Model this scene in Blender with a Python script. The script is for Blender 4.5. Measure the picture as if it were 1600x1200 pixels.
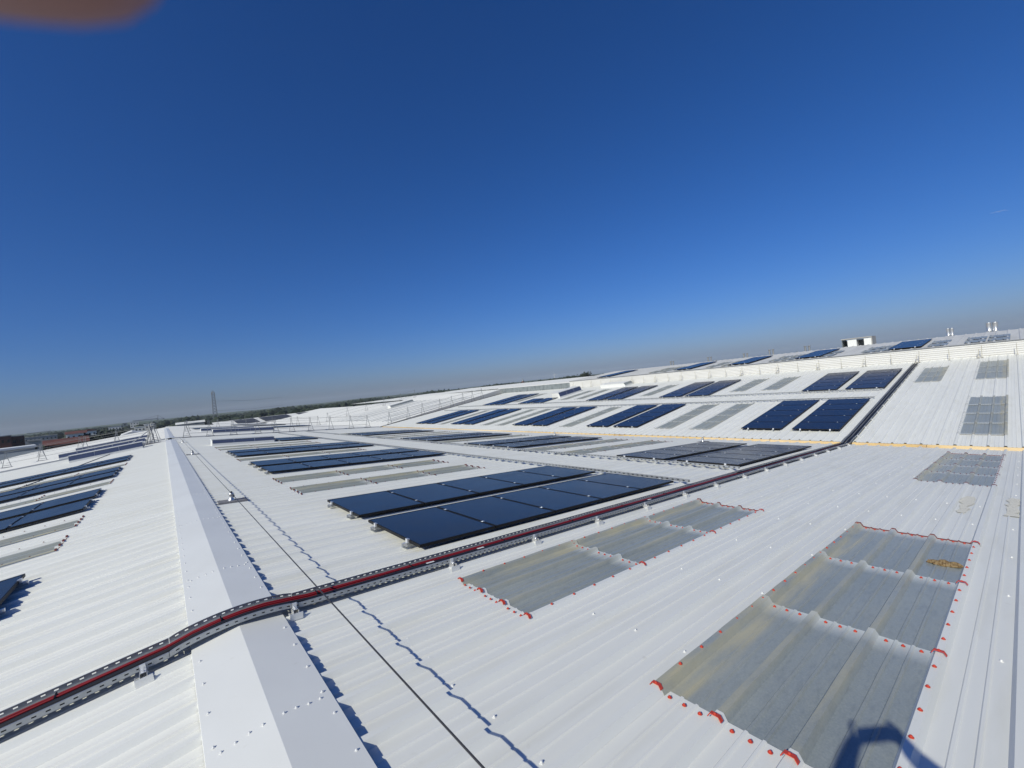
import bpy, bmesh, math, random
from mathutils import Vector, Matrix
from math import sin, cos, tan, radians, pi, atan2, hypot

for o in list(bpy.data.objects):
    bpy.data.objects.remove(o, do_unlink=True)
scene = bpy.context.scene
C = scene.collection
R = random.Random(7)

# ------------------------------------------------------------------ camera
YAW, ROLL, PITCH = radians(39.7), radians(5.96), radians(-0.17)
CAM_POS = Vector((-0.322, 0.0, 1.706))
_R = Vector((cos(YAW), -sin(YAW), 0))
_F0 = Vector((sin(YAW), cos(YAW), 0))
_Z = Vector((0, 0, 1))
_F = _F0 * cos(PITCH) + _Z * sin(PITCH)
_U = _Z * cos(PITCH) - _F0 * sin(PITCH)
cam_x = _R * cos(ROLL) - _U * sin(ROLL)
cam_y = _R * sin(ROLL) + _U * cos(ROLL)
cd = bpy.data.cameras.new('camera')
cam = bpy.data.objects.new('camera', cd)
C.objects.link(cam)
m = Matrix((cam_x, cam_y, -_F)).transposed().to_4x4()
m.translation = CAM_POS
cam.matrix_world = m
cd.sensor_width = 36
cd.lens = 14.866
cd.clip_start = 0.005
cd.clip_end = 20000
cd.dof.use_dof = True
cd.dof.focus_distance = 12.0
cd.dof.aperture_fstop = 12.0
scene.camera = cam

# ------------------------------------------------------------------ sky, sun, exposure
SUN_TO = Vector((0.785, 0.1941, -0.5883)).normalized()      # the way the light travels
SUN_EL = math.asin(-SUN_TO.z)
SUN_AZ = atan2(-SUN_TO.x, -SUN_TO.y)
world = bpy.data.worlds.new('World')
scene.world = world
world.use_nodes = True
nt = world.node_tree
bg = nt.nodes['Background']
sky = nt.nodes.new('ShaderNodeTexSky')
sky.sky_type = 'NISHITA'
sky.sun_disc = False
sky.sun_elevation = SUN_EL
sky.sun_rotation = SUN_AZ
sky.altitude = 0
sky.air_density = 1.0
sky.dust_density = 1.0
sky.ozone_density = 10.0
# the phone's colour rendering of a clear sky: one even grade over the whole dome
hs = nt.nodes.new('ShaderNodeHueSaturation'); hs.inputs['Saturation'].default_value = 1.13
tn = nt.nodes.new('ShaderNodeMix'); tn.data_type = 'RGBA'; tn.blend_type = 'MULTIPLY'
tn.inputs[0].default_value = 1.0
tn.inputs[7].default_value = (0.93, 0.90, 1.12, 1)
nt.links.new(sky.outputs[0], hs.inputs['Color'])
nt.links.new(hs.outputs[0], tn.inputs[6])
nt.links.new(tn.outputs[2], bg.inputs[0])
bg.inputs[1].default_value = 0.084
sl = bpy.data.lights.new('sun', 'SUN')
sl.energy = 5.0
sl.angle = radians(0.53)
sl.color = (1.0, 0.96, 0.79)
sun = bpy.data.objects.new('sun', sl)
C.objects.link(sun)
sun.rotation_euler = SUN_TO.to_track_quat('-Z', 'Y').to_euler()
sun.location = (-60, -20, 60)
vs = scene.view_settings
vs.view_transform = 'Standard'
vs.look = 'None'
vs.exposure = -0.07
vs.gamma = 1.0
vs.use_curve_mapping = False

# ------------------------------------------------------------------ geometry of the roofs
TA = radians(5.37)
TB = radians(6.5)
TC = radians(4.1)
KA, KB, KC = tan(TA), tan(TB), tan(TC)
VX = 18.2
VZ = -KA * VX
BX, BZ = 18.32, VZ + 0.085
CX, CZ = 35.95, 1.15
def zA(x): return -KA * abs(x)
def zB(x): return BZ + KB * (x - BX)
def zC(x): return CZ + KC * (x - CX)

# ------------------------------------------------------------------ materials
def mat(name, col, rough=0.5, metal=0.0, spec=0.5, noise=None, bump=None, build=None, coat=0.0):
    ma = bpy.data.materials.new(name)
    ma.use_nodes = True
    t = ma.node_tree
    b = t.nodes['Principled BSDF']
    b.inputs['Base Color'].default_value = (*col, 1)
    b.inputs['Roughness'].default_value = rough
    b.inputs['Metallic'].default_value = metal
    b.inputs['Specular IOR Level'].default_value = spec
    if coat:
        b.inputs['Coat Weight'].default_value = coat
        b.inputs['Coat Roughness'].default_value = 0.08
    L = t.links.new
    if noise:
        # noise = list of (scale xyz, detail, dark colour, lo, hi, strength)
        geo = t.nodes.new('ShaderNodeNewGeometry')
        prev = None
        for sc, det, c2, lo, hi, st in noise:
            mp = t.nodes.new('ShaderNodeMapping')
            mp.inputs['Scale'].default_value = sc
            L(geo.outputs['Position'], mp.inputs['Vector'])
            nz = t.nodes.new('ShaderNodeTexNoise')
            nz.inputs['Scale'].default_value = 1.0
            nz.inputs['Detail'].default_value = det
            L(mp.outputs[0], nz.inputs['Vector'])
            mr = t.nodes.new('ShaderNodeMapRange')
            mr.inputs['From Min'].default_value = lo
            mr.inputs['From Max'].default_value = hi
            mr.inputs['To Max'].default_value = st
            L(nz.outputs[0], mr.inputs[0])
            mx = t.nodes.new('ShaderNodeMix')
            mx.data_type = 'RGBA'
            L(mr.outputs[0], mx.inputs[0])
            if prev is None:
                mx.inputs[6].default_value = (*col, 1)
            else:
                L(prev, mx.inputs[6])
            mx.inputs[7].default_value = (*c2, 1)
            prev = mx.outputs[2]
        L(prev, b.inputs['Base Color'])
    if bump:
        sc, st, dist = bump
        geo = t.nodes.new('ShaderNodeNewGeometry')
        nz = t.nodes.new('ShaderNodeTexNoise')
        nz.inputs['Scale'].default_value = sc
        nz.inputs['Detail'].default_value = 3
        L(geo.outputs['Position'], nz.inputs['Vector'])
        bp = t.nodes.new('ShaderNodeBump')
        bp.inputs['Strength'].default_value = st
        bp.inputs['Distance'].default_value = dist
        L(nz.outputs[0], bp.inputs['Height'])
        L(bp.outputs[0], b.inputs['Normal'])
    if build:
        build(t, b)
    return ma

M = {}
M['roof'] = mat('white_roof_paint', (0.668, 0.681, 0.668), 0.42, 0, 0.4,
    noise=[((0.25, 1.6, 1.6), 3, (0.630, 0.643, 0.630), 0.35, 0.75, 1.0),
           ((0.7, 8.0, 8.0), 6, (0.551, 0.551, 0.501), 0.50, 0.85, 0.6),
           ((14, 14, 14), 3, (0.459, 0.451, 0.401), 0.69, 0.82, 0.3)], bump=(1.6, 0.08, 0.02))
M['cap'] = mat('white_flashing_paint', (0.660, 0.676, 0.676), 0.36, 0, 0.45,
    noise=[((1.2, 0.8, 1.2), 4, (0.610, 0.622, 0.618), 0.35, 0.75, 1.0),
           ((18, 18, 18), 3, (0.484, 0.476, 0.434), 0.68, 0.82, 0.35)], bump=(1.3, 0.22, 0.03))
M['farroof'] = mat('white_roof_paint_far', (0.668, 0.676, 0.668), 0.5, 0, 0.3,
    noise=[((0.15, 1.2, 1.0), 4, (0.584, 0.593, 0.576), 0.4, 0.8, 0.8)])
M['croof'] = mat('pale_grey_roof_paint', (0.534, 0.543, 0.539), 0.5, 0, 0.3,
    noise=[((0.3, 2.0, 1.0), 4, (0.417, 0.417, 0.409), 0.4, 0.8, 0.8)])
M['wall'] = mat('white_wall_cladding', (0.584, 0.584, 0.576), 0.5, 0, 0.3,
    noise=[((0.5, 0.5, 4), 4, (0.518, 0.514, 0.493), 0.45, 0.8, 0.8)])
M['greywall'] = mat('grey_glazed_cladding', (0.20, 0.225, 0.235), 0.35, 0, 0.5,
    noise=[((1.0, 3.0, 3.0), 4, (0.13, 0.15, 0.16), 0.4, 0.7, 1.0)])

def grp_build(t, b):
    L = t.links.new
    N = t.nodes.new
    geo = N('ShaderNodeNewGeometry')
    def nz(scale, detail, xyz=(1, 1, 1)):
        mp = N('ShaderNodeMapping'); mp.inputs['Scale'].default_value = xyz
        L(geo.outputs['Position'], mp.inputs['Vector'])
        n = N('ShaderNodeTexNoise'); n.inputs['Scale'].default_value = scale; n.inputs['Detail'].default_value = detail
        L(mp.outputs[0], n.inputs['Vector'])
        return n.outputs[0]
    def ramp(src, lo, hi, tmax=1.0):
        r = N('ShaderNodeMapRange'); r.inputs['From Min'].default_value = lo; r.inputs['From Max'].default_value = hi
        r.inputs['To Max'].default_value = tmax; L(src, r.inputs[0]); return r.outputs[0]
    def mix(f, a, c, mode='MIX'):
        x = N('ShaderNodeMix'); x.data_type = 'RGBA'; x.blend_type = mode
        L(f, x.inputs[0])
        if isinstance(a, tuple): x.inputs[6].default_value = (*a, 1)
        else: L(a, x.inputs[6])
        if isinstance(c, tuple): x.inputs[7].default_value = (*c, 1)
        else: L(c, x.inputs[7])
        return x.outputs[2]
    col = mix(ramp(nz(1.1, 4, (0.5, 1.6, 1)), 0.3, 0.7), (0.20, 0.23, 0.24), (0.265, 0.295, 0.30))
    col = mix(ramp(nz(90, 6), 0.35, 0.75, 0.4), col, (0.36, 0.385, 0.385))
    col = mix(ramp(nz(38, 8, (0.25, 1.0, 1)), 0.5, 0.72, 0.3), col, (0.14, 0.16, 0.175))
    col = mix(ramp(nz(5, 5, (1, 1.5, 1)), 0.55, 0.8, 0.3), col, (0.27, 0.28, 0.255))
    # the lap: white sealing tape under the lower end, dust on the ribs, algae along the first rib
    at = N('ShaderNodeAttribute'); at.attribute_name = 'lap'; at.attribute_type = 'GEOMETRY'
    col = mix(ramp(at.outputs['Fac'], 0.0, 1.0, 0.85), col, (0.62, 0.65, 0.64))
    ar = N('ShaderNodeAttribute'); ar.attribute_name = 'rib'; ar.attribute_type = 'GEOMETRY'
    mu = N('ShaderNodeMath'); mu.operation = 'MULTIPLY'
    L(ar.outputs['Fac'], mu.inputs[0]); L(ramp(nz(6, 6, (0.3, 2.2, 1)), 0.30, 0.72), mu.inputs[1])
    col = mix(mu.outputs[0], col, (0.42, 0.39, 0.265))
    L(col, b.inputs['Base Color'])
    r2 = ramp(nz(30, 4), 0.3, 0.7); 
    rr = N('ShaderNodeMapRange'); rr.inputs['To Min'].default_value = 0.24; rr.inputs['To Max'].default_value = 0.42
    L(nz(30, 4), rr.inputs[0]); L(rr.outputs[0], b.inputs['Roughness'])
    bp = N('ShaderNodeBump'); bp.inputs['Strength'].default_value = 0.25; bp.inputs['Distance'].default_value = 0.004
    L(nz(70, 5), bp.inputs['Height']); L(bp.outputs[0], b.inputs['Normal'])
M['grp'] = mat('weathered_fibreglass', (0.27, 0.29, 0.29), 0.35, 0, 0.5, build=grp_build)

def glass_build(t, b):
    L = t.links.new; N = t.nodes.new
    tc = N('ShaderNodeTexCoord')
    br = N('ShaderNodeTexBrick')
    br.offset = 0.0
    br.inputs['Scale'].default_value = 1.0
    br.inputs['Brick Width'].default_value = 0.172
    br.inputs['Row Height'].default_value = 0.086
    br.inputs['Mortar Size'].default_value = 0.0012
    br.inputs['Color1'].default_value = (0.010, 0.0115, 0.020, 1)
    br.inputs['Color2'].default_value = (0.011, 0.013, 0.0225, 1)
    br.inputs['Mortar'].default_value = (0.014, 0.017, 0.028, 1)
    L(tc.outputs['Object'], br.inputs['Vector'])
    geo = N('ShaderNodeNewGeometry')
    n = N('ShaderNodeTexNoise'); n.inputs['Scale'].default_value = 2.5; n.inputs['Detail'].default_value = 6
    L(geo.outputs['Position'], n.inputs['Vector'])
    mr = N('ShaderNodeMapRange'); mr.inputs['From Min'].default_value = 0.45; mr.inputs['From Max'].default_value = 0.8
    mr.inputs['To Max'].default_value = 0.04
    L(n.outputs[0], mr.inputs[0])
    mx = N('ShaderNodeMix'); mx.data_type = 'RGBA'
    L(mr.outputs[0], mx.inputs[0]); L(br.outputs[0], mx.inputs[6]); mx.inputs[7].default_value = (0.16, 0.15, 0.13, 1)
    L(mx.outputs[2], b.inputs['Base Color'])
    r2 = N('ShaderNodeMapRange'); r2.inputs['To Min'].default_value = 0.16; r2.inputs['To Max'].default_value = 0.30
    L(n.outputs[0], r2.inputs[0]); L(r2.outputs[0], b.inputs['Roughness'])
    b.inputs['Specular Tint'].default_value = (1.0, 0.86, 0.70, 1)   # anti-reflection coating
M['pv'] = mat('dark_panel_glass', (0.012, 0.016, 0.04), 0.14, 0, 0.42, build=glass_build)
M['black'] = mat('black_anodised_frame', (0.009, 0.009, 0.010), 0.5, 0, 0.2)
M['galv'] = mat('galvanised_steel', (0.42, 0.44, 0.46), 0.42, 0.75, 0.5,
    noise=[((25, 25, 25), 4, (0.36, 0.38, 0.40), 0.4, 0.7, 0.9)])
M['alu'] = mat('bright_aluminium', (0.78, 0.79, 0.80), 0.35, 0.7, 0.5)
M['red'] = mat('red_plastic_cap', (0.46, 0.050, 0.028), 0.42, 0, 0.5, noise=[((60, 60, 60), 3, (0.36, 0.035, 0.02), 0.45, 0.7, 0.8)])
M['darkred'] = mat('dark_red_sealant_and_shaded_caps', (0.13, 0.028, 0.028), 0.6, 0, 0.3)  # sealant strips; also far red caps, with their shadow side put into the colour
M['redcable'] = mat('red_cable_sheath', (0.20, 0.011, 0.015), 0.45, 0, 0.4)
M['blackcable'] = mat('black_cable_sheath', (0.012, 0.012, 0.014), 0.45, 0, 0.4)
M['screw'] = mat('white_screw_head', (0.72, 0.73, 0.73), 0.3, 0.2, 0.6)
M['yellow'] = mat('yellow_closure_foam', (0.46, 0.31, 0.11), 0.8, 0, 0.2,
    noise=[((2.0, 2.0, 6.0), 5, (0.32, 0.20, 0.085), 0.45, 0.7, 0.9), ((0.8, 0.12, 1), 3, (0.72, 0.60, 0.42), 0.45, 0.6, 0.7)])
M['rubber'] = mat('dark_grey_base_plate', (0.16, 0.16, 0.175), 0.7, 0, 0.3,
    noise=[((30, 30, 30), 4, (0.24, 0.24, 0.25), 0.4, 0.7, 0.8)])
M['wire'] = mat('steel_wire', (0.06, 0.06, 0.065), 0.45, 0.5, 0.4)
M['steel'] = mat('grey_rail_tube', (0.22, 0.23, 0.24), 0.5, 0.4, 0.4)
M['mast'] = mat('dark_mast_paint', (0.11, 0.125, 0.15), 0.7, 0.0, 0.2)
M['beige'] = mat('beige_post', (0.40, 0.38, 0.32), 0.6, 0.1, 0.3)
M['blueglass'] = mat('blue_vent_glazing', (0.05, 0.065, 0.12), 0.10, 0, 0.6)
M['concrete'] = mat('grey_concrete', (0.34, 0.34, 0.33), 0.8, 0, 0.3, noise=[((0.5, 0.5, 0.5), 4, (0.27, 0.27, 0.26), 0.4, 0.7, 1)])
M['render'] = mat('white_render', (0.66, 0.66, 0.62), 0.8, 0, 0.3)
M['brick'] = mat('red_brick', (0.20, 0.085, 0.06), 0.85, 0, 0.2, noise=[((0.8, 0.8, 2.0), 4, (0.14, 0.07, 0.055), 0.4, 0.7, 1)])
M['tile'] = mat('red_roof_tile', (0.115, 0.045, 0.04), 0.85, 0, 0.2, noise=[((0.4, 0.4, 1.5), 4, (0.075, 0.038, 0.035), 0.4, 0.7, 1)])
M['strip'] = mat('grey_skylight_strip', (0.36, 0.38, 0.39), 0.5)
M['farpv'] = mat('dull_far_panel', (0.05, 0.055, 0.068), 0.6, 0, 0.15)
M['window'] = mat('dark_window', (0.02, 0.025, 0.03), 0.15, 0, 0.5)
M['leaf'] = mat('foliage', (0.020, 0.031, 0.022), 0.8, 0, 0.2,
    noise=[((0.05, 0.05, 0.05), 3, (0.030, 0.040, 0.028), 0.4, 0.65, 1), ((0.6, 0.6, 0.6), 3, (0.013, 0.022, 0.014), 0.45, 0.7, 0.8)])
M['bark'] = mat('bark', (0.08, 0.06, 0.045), 0.9)
M['ground'] = mat('ground_earth', (0.10, 0.105, 0.07), 0.95, 0, 0.1, noise=[((0.01, 0.01, 0.01), 5, (0.06, 0.08, 0.04), 0.4, 0.6, 1)])
M['hill'] = mat('wooded_hill', (0.035, 0.055, 0.03), 0.95, 0, 0.1, noise=[((0.02, 0.02, 0.02), 6, (0.06, 0.075, 0.04), 0.4, 0.65, 1)])
M['wood'] = mat('dry_bark_scrap', (0.21, 0.155, 0.085), 0.85, 0, 0.2, noise=[((25, 90, 40), 5, (0.12, 0.075, 0.035), 0.42, 0.62, 1)])
M['stackm'] = mat('polished_steel_duct', (0.58, 0.59, 0.60), 0.38, 0.8, 0.5)
M['white'] = mat('plain_white_metal', (0.63, 0.64, 0.635), 0.45, 0, 0.4)
M['skin'] = mat('skin', (0.24, 0.115, 0.095), 0.5, 0, 0.4, noise=[((80, 80, 80), 4, (0.19, 0.085, 0.07), 0.4, 0.7, 0.7)])
M['vest'] = mat('grey_work_jacket', (0.10, 0.11, 0.125), 0.85)
M['navy'] = mat('navy_trousers', (0.02, 0.028, 0.05), 0.85)
M['phone'] = mat('black_phone', (0.01, 0.01, 0.012), 0.2)
M['hair'] = mat('dark_hair', (0.02, 0.014, 0.01), 0.7)

def smear_build(t, b):
    L = t.links.new; N = t.nodes.new
    geo = N('ShaderNodeNewGeometry')
    mp = N('ShaderNodeMapping'); mp.inputs['Scale'].default_value = (9, 22, 9)
    L(geo.outputs['Position'], mp.inputs['Vector'])
    w = N('ShaderNodeTexWave'); w.inputs['Scale'].default_value = 0.6; w.inputs['Distortion'].default_value = 14
    w.inputs['Detail'].default_value = 3; w.inputs['Detail Scale'].default_value = 1.2
    L(mp.outputs[0], w.inputs['Vector'])
    r = N('ShaderNodeMapRange'); r.inputs['From Min'].default_value = 0.06; r.inputs['From Max'].default_value = 0.0
    r.inputs['To Max'].default_value = 0.8
    L(w.outputs['Fac'], r.inputs[0])
    mx = N('ShaderNodeMix'); mx.data_type = 'RGBA'
    L(r.outputs[0], mx.inputs[0]); mx.inputs[6].default_value = (0.63, 0.62, 0.56, 1); mx.inputs[7].default_value = (0.22, 0.22, 0.20, 1)
    L(mx.outputs[2], b.inputs['Base Color'])
M['smear'] = mat('beige_smear_with_scribble', (0.6, 0.58, 0.48), 0.7, 0, 0.2, build=smear_build)

# ------------------------------------------------------------------ mesh helpers
class MB:
    def __init__(s): s.v = []; s.f = []; s.mi = []
    def box(s, x0, x1, y0, y1, z0, z1, mi=0):
        b = len(s.v)
        s.v += [(x0, y0, z0), (x1, y0, z0), (x1, y1, z0), (x0, y1, z0), (x0, y0, z1), (x1, y0, z1), (x1, y1, z1), (x0, y1, z1)]
        for q in ((0, 3, 2, 1), (4, 5, 6, 7), (0, 1, 5, 4), (1, 2, 6, 5), (2, 3, 7, 6), (3, 0, 4, 7)):
            s.f.append(tuple(b + i for i in q)); s.mi.append(mi)
        return s
    def quad(s, a, b, c, d, mi=0):
        n = len(s.v); s.v += [tuple(a), tuple(b), tuple(c), tuple(d)]
        s.f.append((n, n + 1, n + 2, n + 3)); s.mi.append(mi)
    def poly(s, pts, mi=0):
        n = len(s.v); s.v += [tuple(p) for p in pts]
        s.f.append(tuple(range(n, n + len(pts)))); s.mi.append(mi)
    def prism(s, pts, axis, a, b, mi=0):
        # closed outline pts (2D) extruded along axis from a to b
        def P(p, t):
            if axis == 'y': return (p[0], t, p[1])
            if axis == 'x': return (t, p[0], p[1])
            return (p[0], p[1], t)
        n = len(s.v); k = len(pts)
        s.v += [P(p, a) for p in pts] + [P(p, b) for p in pts]
        for i in range(k):
            j = (i + 1) % k
            s.f.append((n + i, n + j, n + k + j, n + k + i)); s.mi.append(mi)
        s.f.append(tuple(n + i for i in range(k))[::-1]); s.mi.append(mi)
        s.f.append(tuple(n + k + i for i in range(k))); s.mi.append(mi)
        return s
    def tube(s, pts, r, n=6, mi=0, r2=None, caps=True):
        pts = [Vector(p) for p in pts]; base = len(s.v); k = len(pts)
        for i, p in enumerate(pts):
            d = (pts[min(i + 1, k - 1)] - pts[max(i - 1, 0)]).normalized()
            up = Vector((0, 0, 1)) if abs(d.z) < 0.9 else Vector((1, 0, 0))
            u = d.cross(up).normalized(); w = u.cross(d).normalized()
            rr = r if r2 is None else r + (r2 - r) * i / (k - 1)
            for j in range(n):
                a = 2 * pi * j / n
                s.v.append(tuple(p + u * cos(a) * rr + w * sin(a) * rr))
        for i in range(k - 1):
            for j in range(n):
                j2 = (j + 1) % n
                s.f.append((base + i * n + j, base + i * n + j2, base + (i + 1) * n + j2, base + (i + 1) * n + j)); s.mi.append(mi)
        if caps:
            s.f.append(tuple(base + j for j in range(n))[::-1]); s.mi.append(mi)
            s.f.append(tuple(base + (k - 1) * n + j for j in range(n))); s.mi.append(mi)
        return s
    def lathe(s, prof, c=(0, 0, 0), n=10, mi=0):
        base = len(s.v); k = len(prof)
        for r, z in prof:
            for j in range(n):
                a = 2 * pi * j / n
                s.v.append((c[0] + r * cos(a), c[1] + r * sin(a), c[2] + z))
        for i in range(k - 1):
            for j in range(n):
                j2 = (j + 1) % n
                s.f.append((base + i * n + j, base + i * n + j2, base + (i + 1) * n + j2, base + (i + 1) * n + j)); s.mi.append(mi)
        s.f.append(tuple(base + (k - 1) * n + j for j in range(n))); s.mi.append(mi)
        return s
    def mesh(s, name, mats, smooth=False):
        me = bpy.data.meshes.new(name)
        me.from_pydata(s.v, [], s.f)
        if not isinstance(mats, (list, tuple)): mats = [mats]
        for ma in mats: me.materials.append(ma)
        if len(mats) > 1: me.polygons.foreach_set('material_index', s.mi)
        if smooth: me.polygons.foreach_set('use_smooth', [True] * len(me.polygons))
        me.update()
        return me

def link(name, me, parent=None, loc=(0, 0, 0), rot=(0, 0, 0), kind=None):
    o = bpy.data.objects.new(name, me)
    C.objects.link(o)
    o.location = loc; o.rotation_euler = rot
    if parent: o.parent = parent
    if kind: o['kind'] = kind
    return o
def tag(o, label, cat, group=None):
    o['label'] = label; o['category'] = cat
    if group: o['group'] = group
    return o
def thing(name, label, cat, loc=(0, 0, 0), rot=(0, 0, 0), group=None):
    o = bpy.data.objects.new(name, None)
    C.objects.link(o)
    o.location = loc; o.rotation_euler = rot; o.empty_display_size = 0.1
    return tag(o, label, cat, group)

# ------------------------------------------------------------------ roof sheeting
RIB = [(-0.038, 0.0), (-0.017, 0.036), (0.017, 0.036), (0.038, 0.0)]
PAN = [(0.113, 0.0), (0.119, 0.0075), (0.131, 0.0075), (0.137, 0.0), (0.196, 0.0), (0.202, 0.0075), (0.214, 0.0075), (0.220, 0.0)]
def profile():
    pts = []
    for k in range(4):
        y = k / 3.0
        if k == 0:
            pts += [(-0.042, 0.0005), (-0.019, 0.039), (0.019, 0.039), (0.040, 0.0)]
        elif k < 3:
            pts += [(y + a, b) for a, b in RIB]
        else:
            pts += [(y - 0.038, 0.0), (y - 0.017, 0.036), (y + 0.017, 0.036), (y + 0.037, 0.0)]
        if k < 3:
            pts += [(y + a, b) for a, b in PAN]
    return pts
PROF = profile()
GPROF = [(0.030, 0.004)] + PROF[3:-4] + [(0.950, 0.007), (0.976, 0.0485), (1.020, 0.0485), (1.034, 0.032)]
def prof_w(w, grp=False):            # stretch to sheet width w
    return [(a * w, b) for a, b in (GPROF if grp else PROF)]
_sheet = {}
def sheet_mesh(length, w, kind='roof'):
    key = (round(length, 3), round(w, 3), kind)
    if key in _sheet: return _sheet[key]
    P = prof_w(w, kind != 'roof')
    if kind == 'roof':
        xs = [0, length]; zs = [0, 0]
    else:                 # fibreglass: sags slightly, dips under the sheet above, laps over the one below
        n = 14
        xs = [length * i / n for i in range(n)] + [length - 0.10, length - 0.05, length]
        xs = sorted(set(xs))
        zs = [-0.006 + 0.013 * (x / length) for x in xs]
    v, f, lap, rib = [], [], [], []
    for x, z in zip(xs, zs):
        for a, b in P:
            bb = b
            if kind != 'roof':
                bb = b * 1.0 + 0.0015 * sin(x * 9 + a * 17)
            v.append((x, a, bb + z))
            d = length - x
            lap.append(max(0.0, 1 - d / 0.22) if kind == 'grp' else 0.0)
            rib.append(min(1.0, b / 0.03) * 0.65 + (0.75 if a > 0.86 * w else 0.0))
    k = len(P)
    for i in range(len(xs) - 1):
        for j in range(k - 1):
            f.append((i * k + j, (i + 1) * k + j, (i + 1) * k + j + 1, i * k + j + 1))
    me = bpy.data.meshes.new('sheet_' + kind)
    me.from_pydata(v, [], f)
    me.materials.append(M['roof'] if kind == 'roof' else M['grp'])
    if kind != 'roof':
        for nm, dat in (('lap', lap), ('rib', rib)):
            a = me.attributes.new(nm, 'FLOAT', 'POINT'); a.data.foreach_set('value', [min(1.0, q) for q in dat])
    me.update()
    _sheet[key] = me
    return me

def washer_mesh():
    b = MB(); b.lathe([(0.0115, 0.0), (0.0115, 0.0035), (0.0066, 0.005), (0.0062, 0.010), (0.0035, 0.012)], n=10)
    return b.mesh('washer', M['red'])
def saddle_mesh():
    b = MB()
    top = [(-0.034, 0.0190), (-0.021, 0.0405), (0.021, 0.0405), (0.034, 0.0190)]
    th = 0.004
    up = [(a * 1.08, c + th) for a, c in top]
    b.prism(top + up[::-1], 'x', -0.0125, 0.0125)
    b.lathe([(0.008, 0.042), (0.008, 0.048), (0.004, 0.051)], n=8)
    return b.mesh('saddle', M['red'])
WASHER, SADDLE = washer_mesh(), saddle_mesh()
def strip_mesh(w, ma='darkred'):
    b = MB(); P = [p for p in prof_w(w, True)]
    for i in range(len(P) - 1):
        (a, z), (a2, z2) = P[i], P[i + 1]
        b.quad((-0.012, a, z + 0.012), (0.012, a, z + 0.011), (0.012, a2, z2 + 0.011), (-0.012, a2, z2 + 0.012))
        b.quad((0.012, a, z + 0.011), (0.014, a, z - 0.001), (0.014, a2, z2 - 0.001), (0.012, a2, z2 + 0.011))
        b.quad((-0.012, a, z + 0.012), (-0.012, a2, z2 + 0.012), (-0.014, a2, z2 - 0.001), (-0.014, a, z - 0.001))
    return b.mesh('sealant', M[ma])
PANPOS = [0.081, 0.167, 0.252]
def fix_positions(w, end):        # (y, is_saddle) across a sheet
    out = []
    for k in range(4):
        out.append((k / 3 * w, True))
        if k < 3: out += [((k / 3 + p) * w, False) for p in PANPOS]
    return out
_fixm = {}
def fix_mesh(length, w, first, last, ma='darkred'):
    """all red caps of one far sheet, joined"""
    key = (round(length, 2), round(w, 2), first, last, ma)
    if key in _fixm: return _fixm[key]
    b = MB()
    def add(src, x, y, z):
        n = len(b.v)
        b.v += [(q.co.x + x, q.co.y + y, q.co.z + z) for q in src.vertices]
        for p in src.polygons: b.f.append(tuple(n + i for i in p.vertices)); b.mi.append(0)
    if first:
        for y, s in fix_positions(w, 0): add(SADDLE if s else WASHER, 0.0, y, 0.001)
    for y, s in fix_positions(w, 1):
        add(SADDLE if s else WASHER, length - 0.05, y, 0.010)
    for i in range(1, 6):
        for y in (0.0, w): add(WASHER, length * i / 6, y, 0.040)
    _fixm[key] = b.mesh('caps', M[ma])
    return _fixm[key]

def skylight(root, xa, xb, n, y, w, near=False, down=+1, capm='darkred'):
    """column of n fibreglass sheets between local xa (upslope end) and xb (downslope end)"""
    Ls = abs(xb - xa) / n
    for i in range(n):
        x0 = xa + down * Ls * i
        length = Ls + 0.10
        me = sheet_mesh(length, w, 'grp')
        o = link('skylight_sheet', me, root, (x0 - down * 0.06, y, 0.0))
        if down < 0:
            o.rotation_euler = (0, 0, pi); o.location = (x0 + 0.06, y + w, 0.006)
        if near:
            if i == 0:
                for yy, s in fix_positions(w, 0):
                    link('storm_washer' if s else 'red_washer', SADDLE if s else WASHER, o, (0.0, yy, 0.006))
            for yy, s in fix_positions(w, 1):
                if s and not (yy < 0.01 or yy > w - 0.01): continue
                link('storm_washer' if s else 'red_washer', SADDLE if s else WASHER, o, (length - 0.055, yy, 0.009))
            for k in range(1, 6):
                for yy in (0.0, w): link('red_washer', WASHER, o, (length * k / 6, yy, 0.0385 if yy < 0.5 else 0.0465))
        else:
            link('red_washers', fix_mesh(length, w, i == 0, i == n - 1, capm), o, (0, 0, 0.003), kind='stuff')
        if i == n - 1:
            link('sealant_strip', strip_mesh(w, capm), o, (length - 0.01, 0, 0.004))

# sheet boundaries across the slope (y)
GR = [0.45, 1.47, 2.60, 3.57]
GR += [3.57 + (9.65 - 3.57) / 6 * i for i in range(1, 7)]
GR += [10.62, 11.60, 12.56]
while GR[-1] < 45.2: GR.append(GR[-1] + 0.992)
GR = [0.45 - 1.0 * i for i in range(8, 0, -1)] + GR
def cell(y):
    for i in range(len(GR) - 1):
        if GR[i] - 0.05 <= y < GR[i + 1] - 0.05: return i
NA = {y: cell(y) for y in (0.45, 2.60, 9.65, 11.60, 18.5, 25.6, 27.5, 34.4)}

def screws(root, xs, ys, dz=0.0):
    b = MB()
    for y in ys:
        for x in xs:
            jx, jy = R.uniform(-0.02, 0.02), R.uniform(-0.006, 0.006)
            b.lathe([(0.011, 0.0), (0.011, 0.002), (0.006, 0.004), (0.006, 0.010), (0.003, 0.011)], (x + jx, y + jy, dz), n=7)
    link('roofing_screws', b.mesh('screws', M['screw']), root, kind='stuff')

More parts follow.
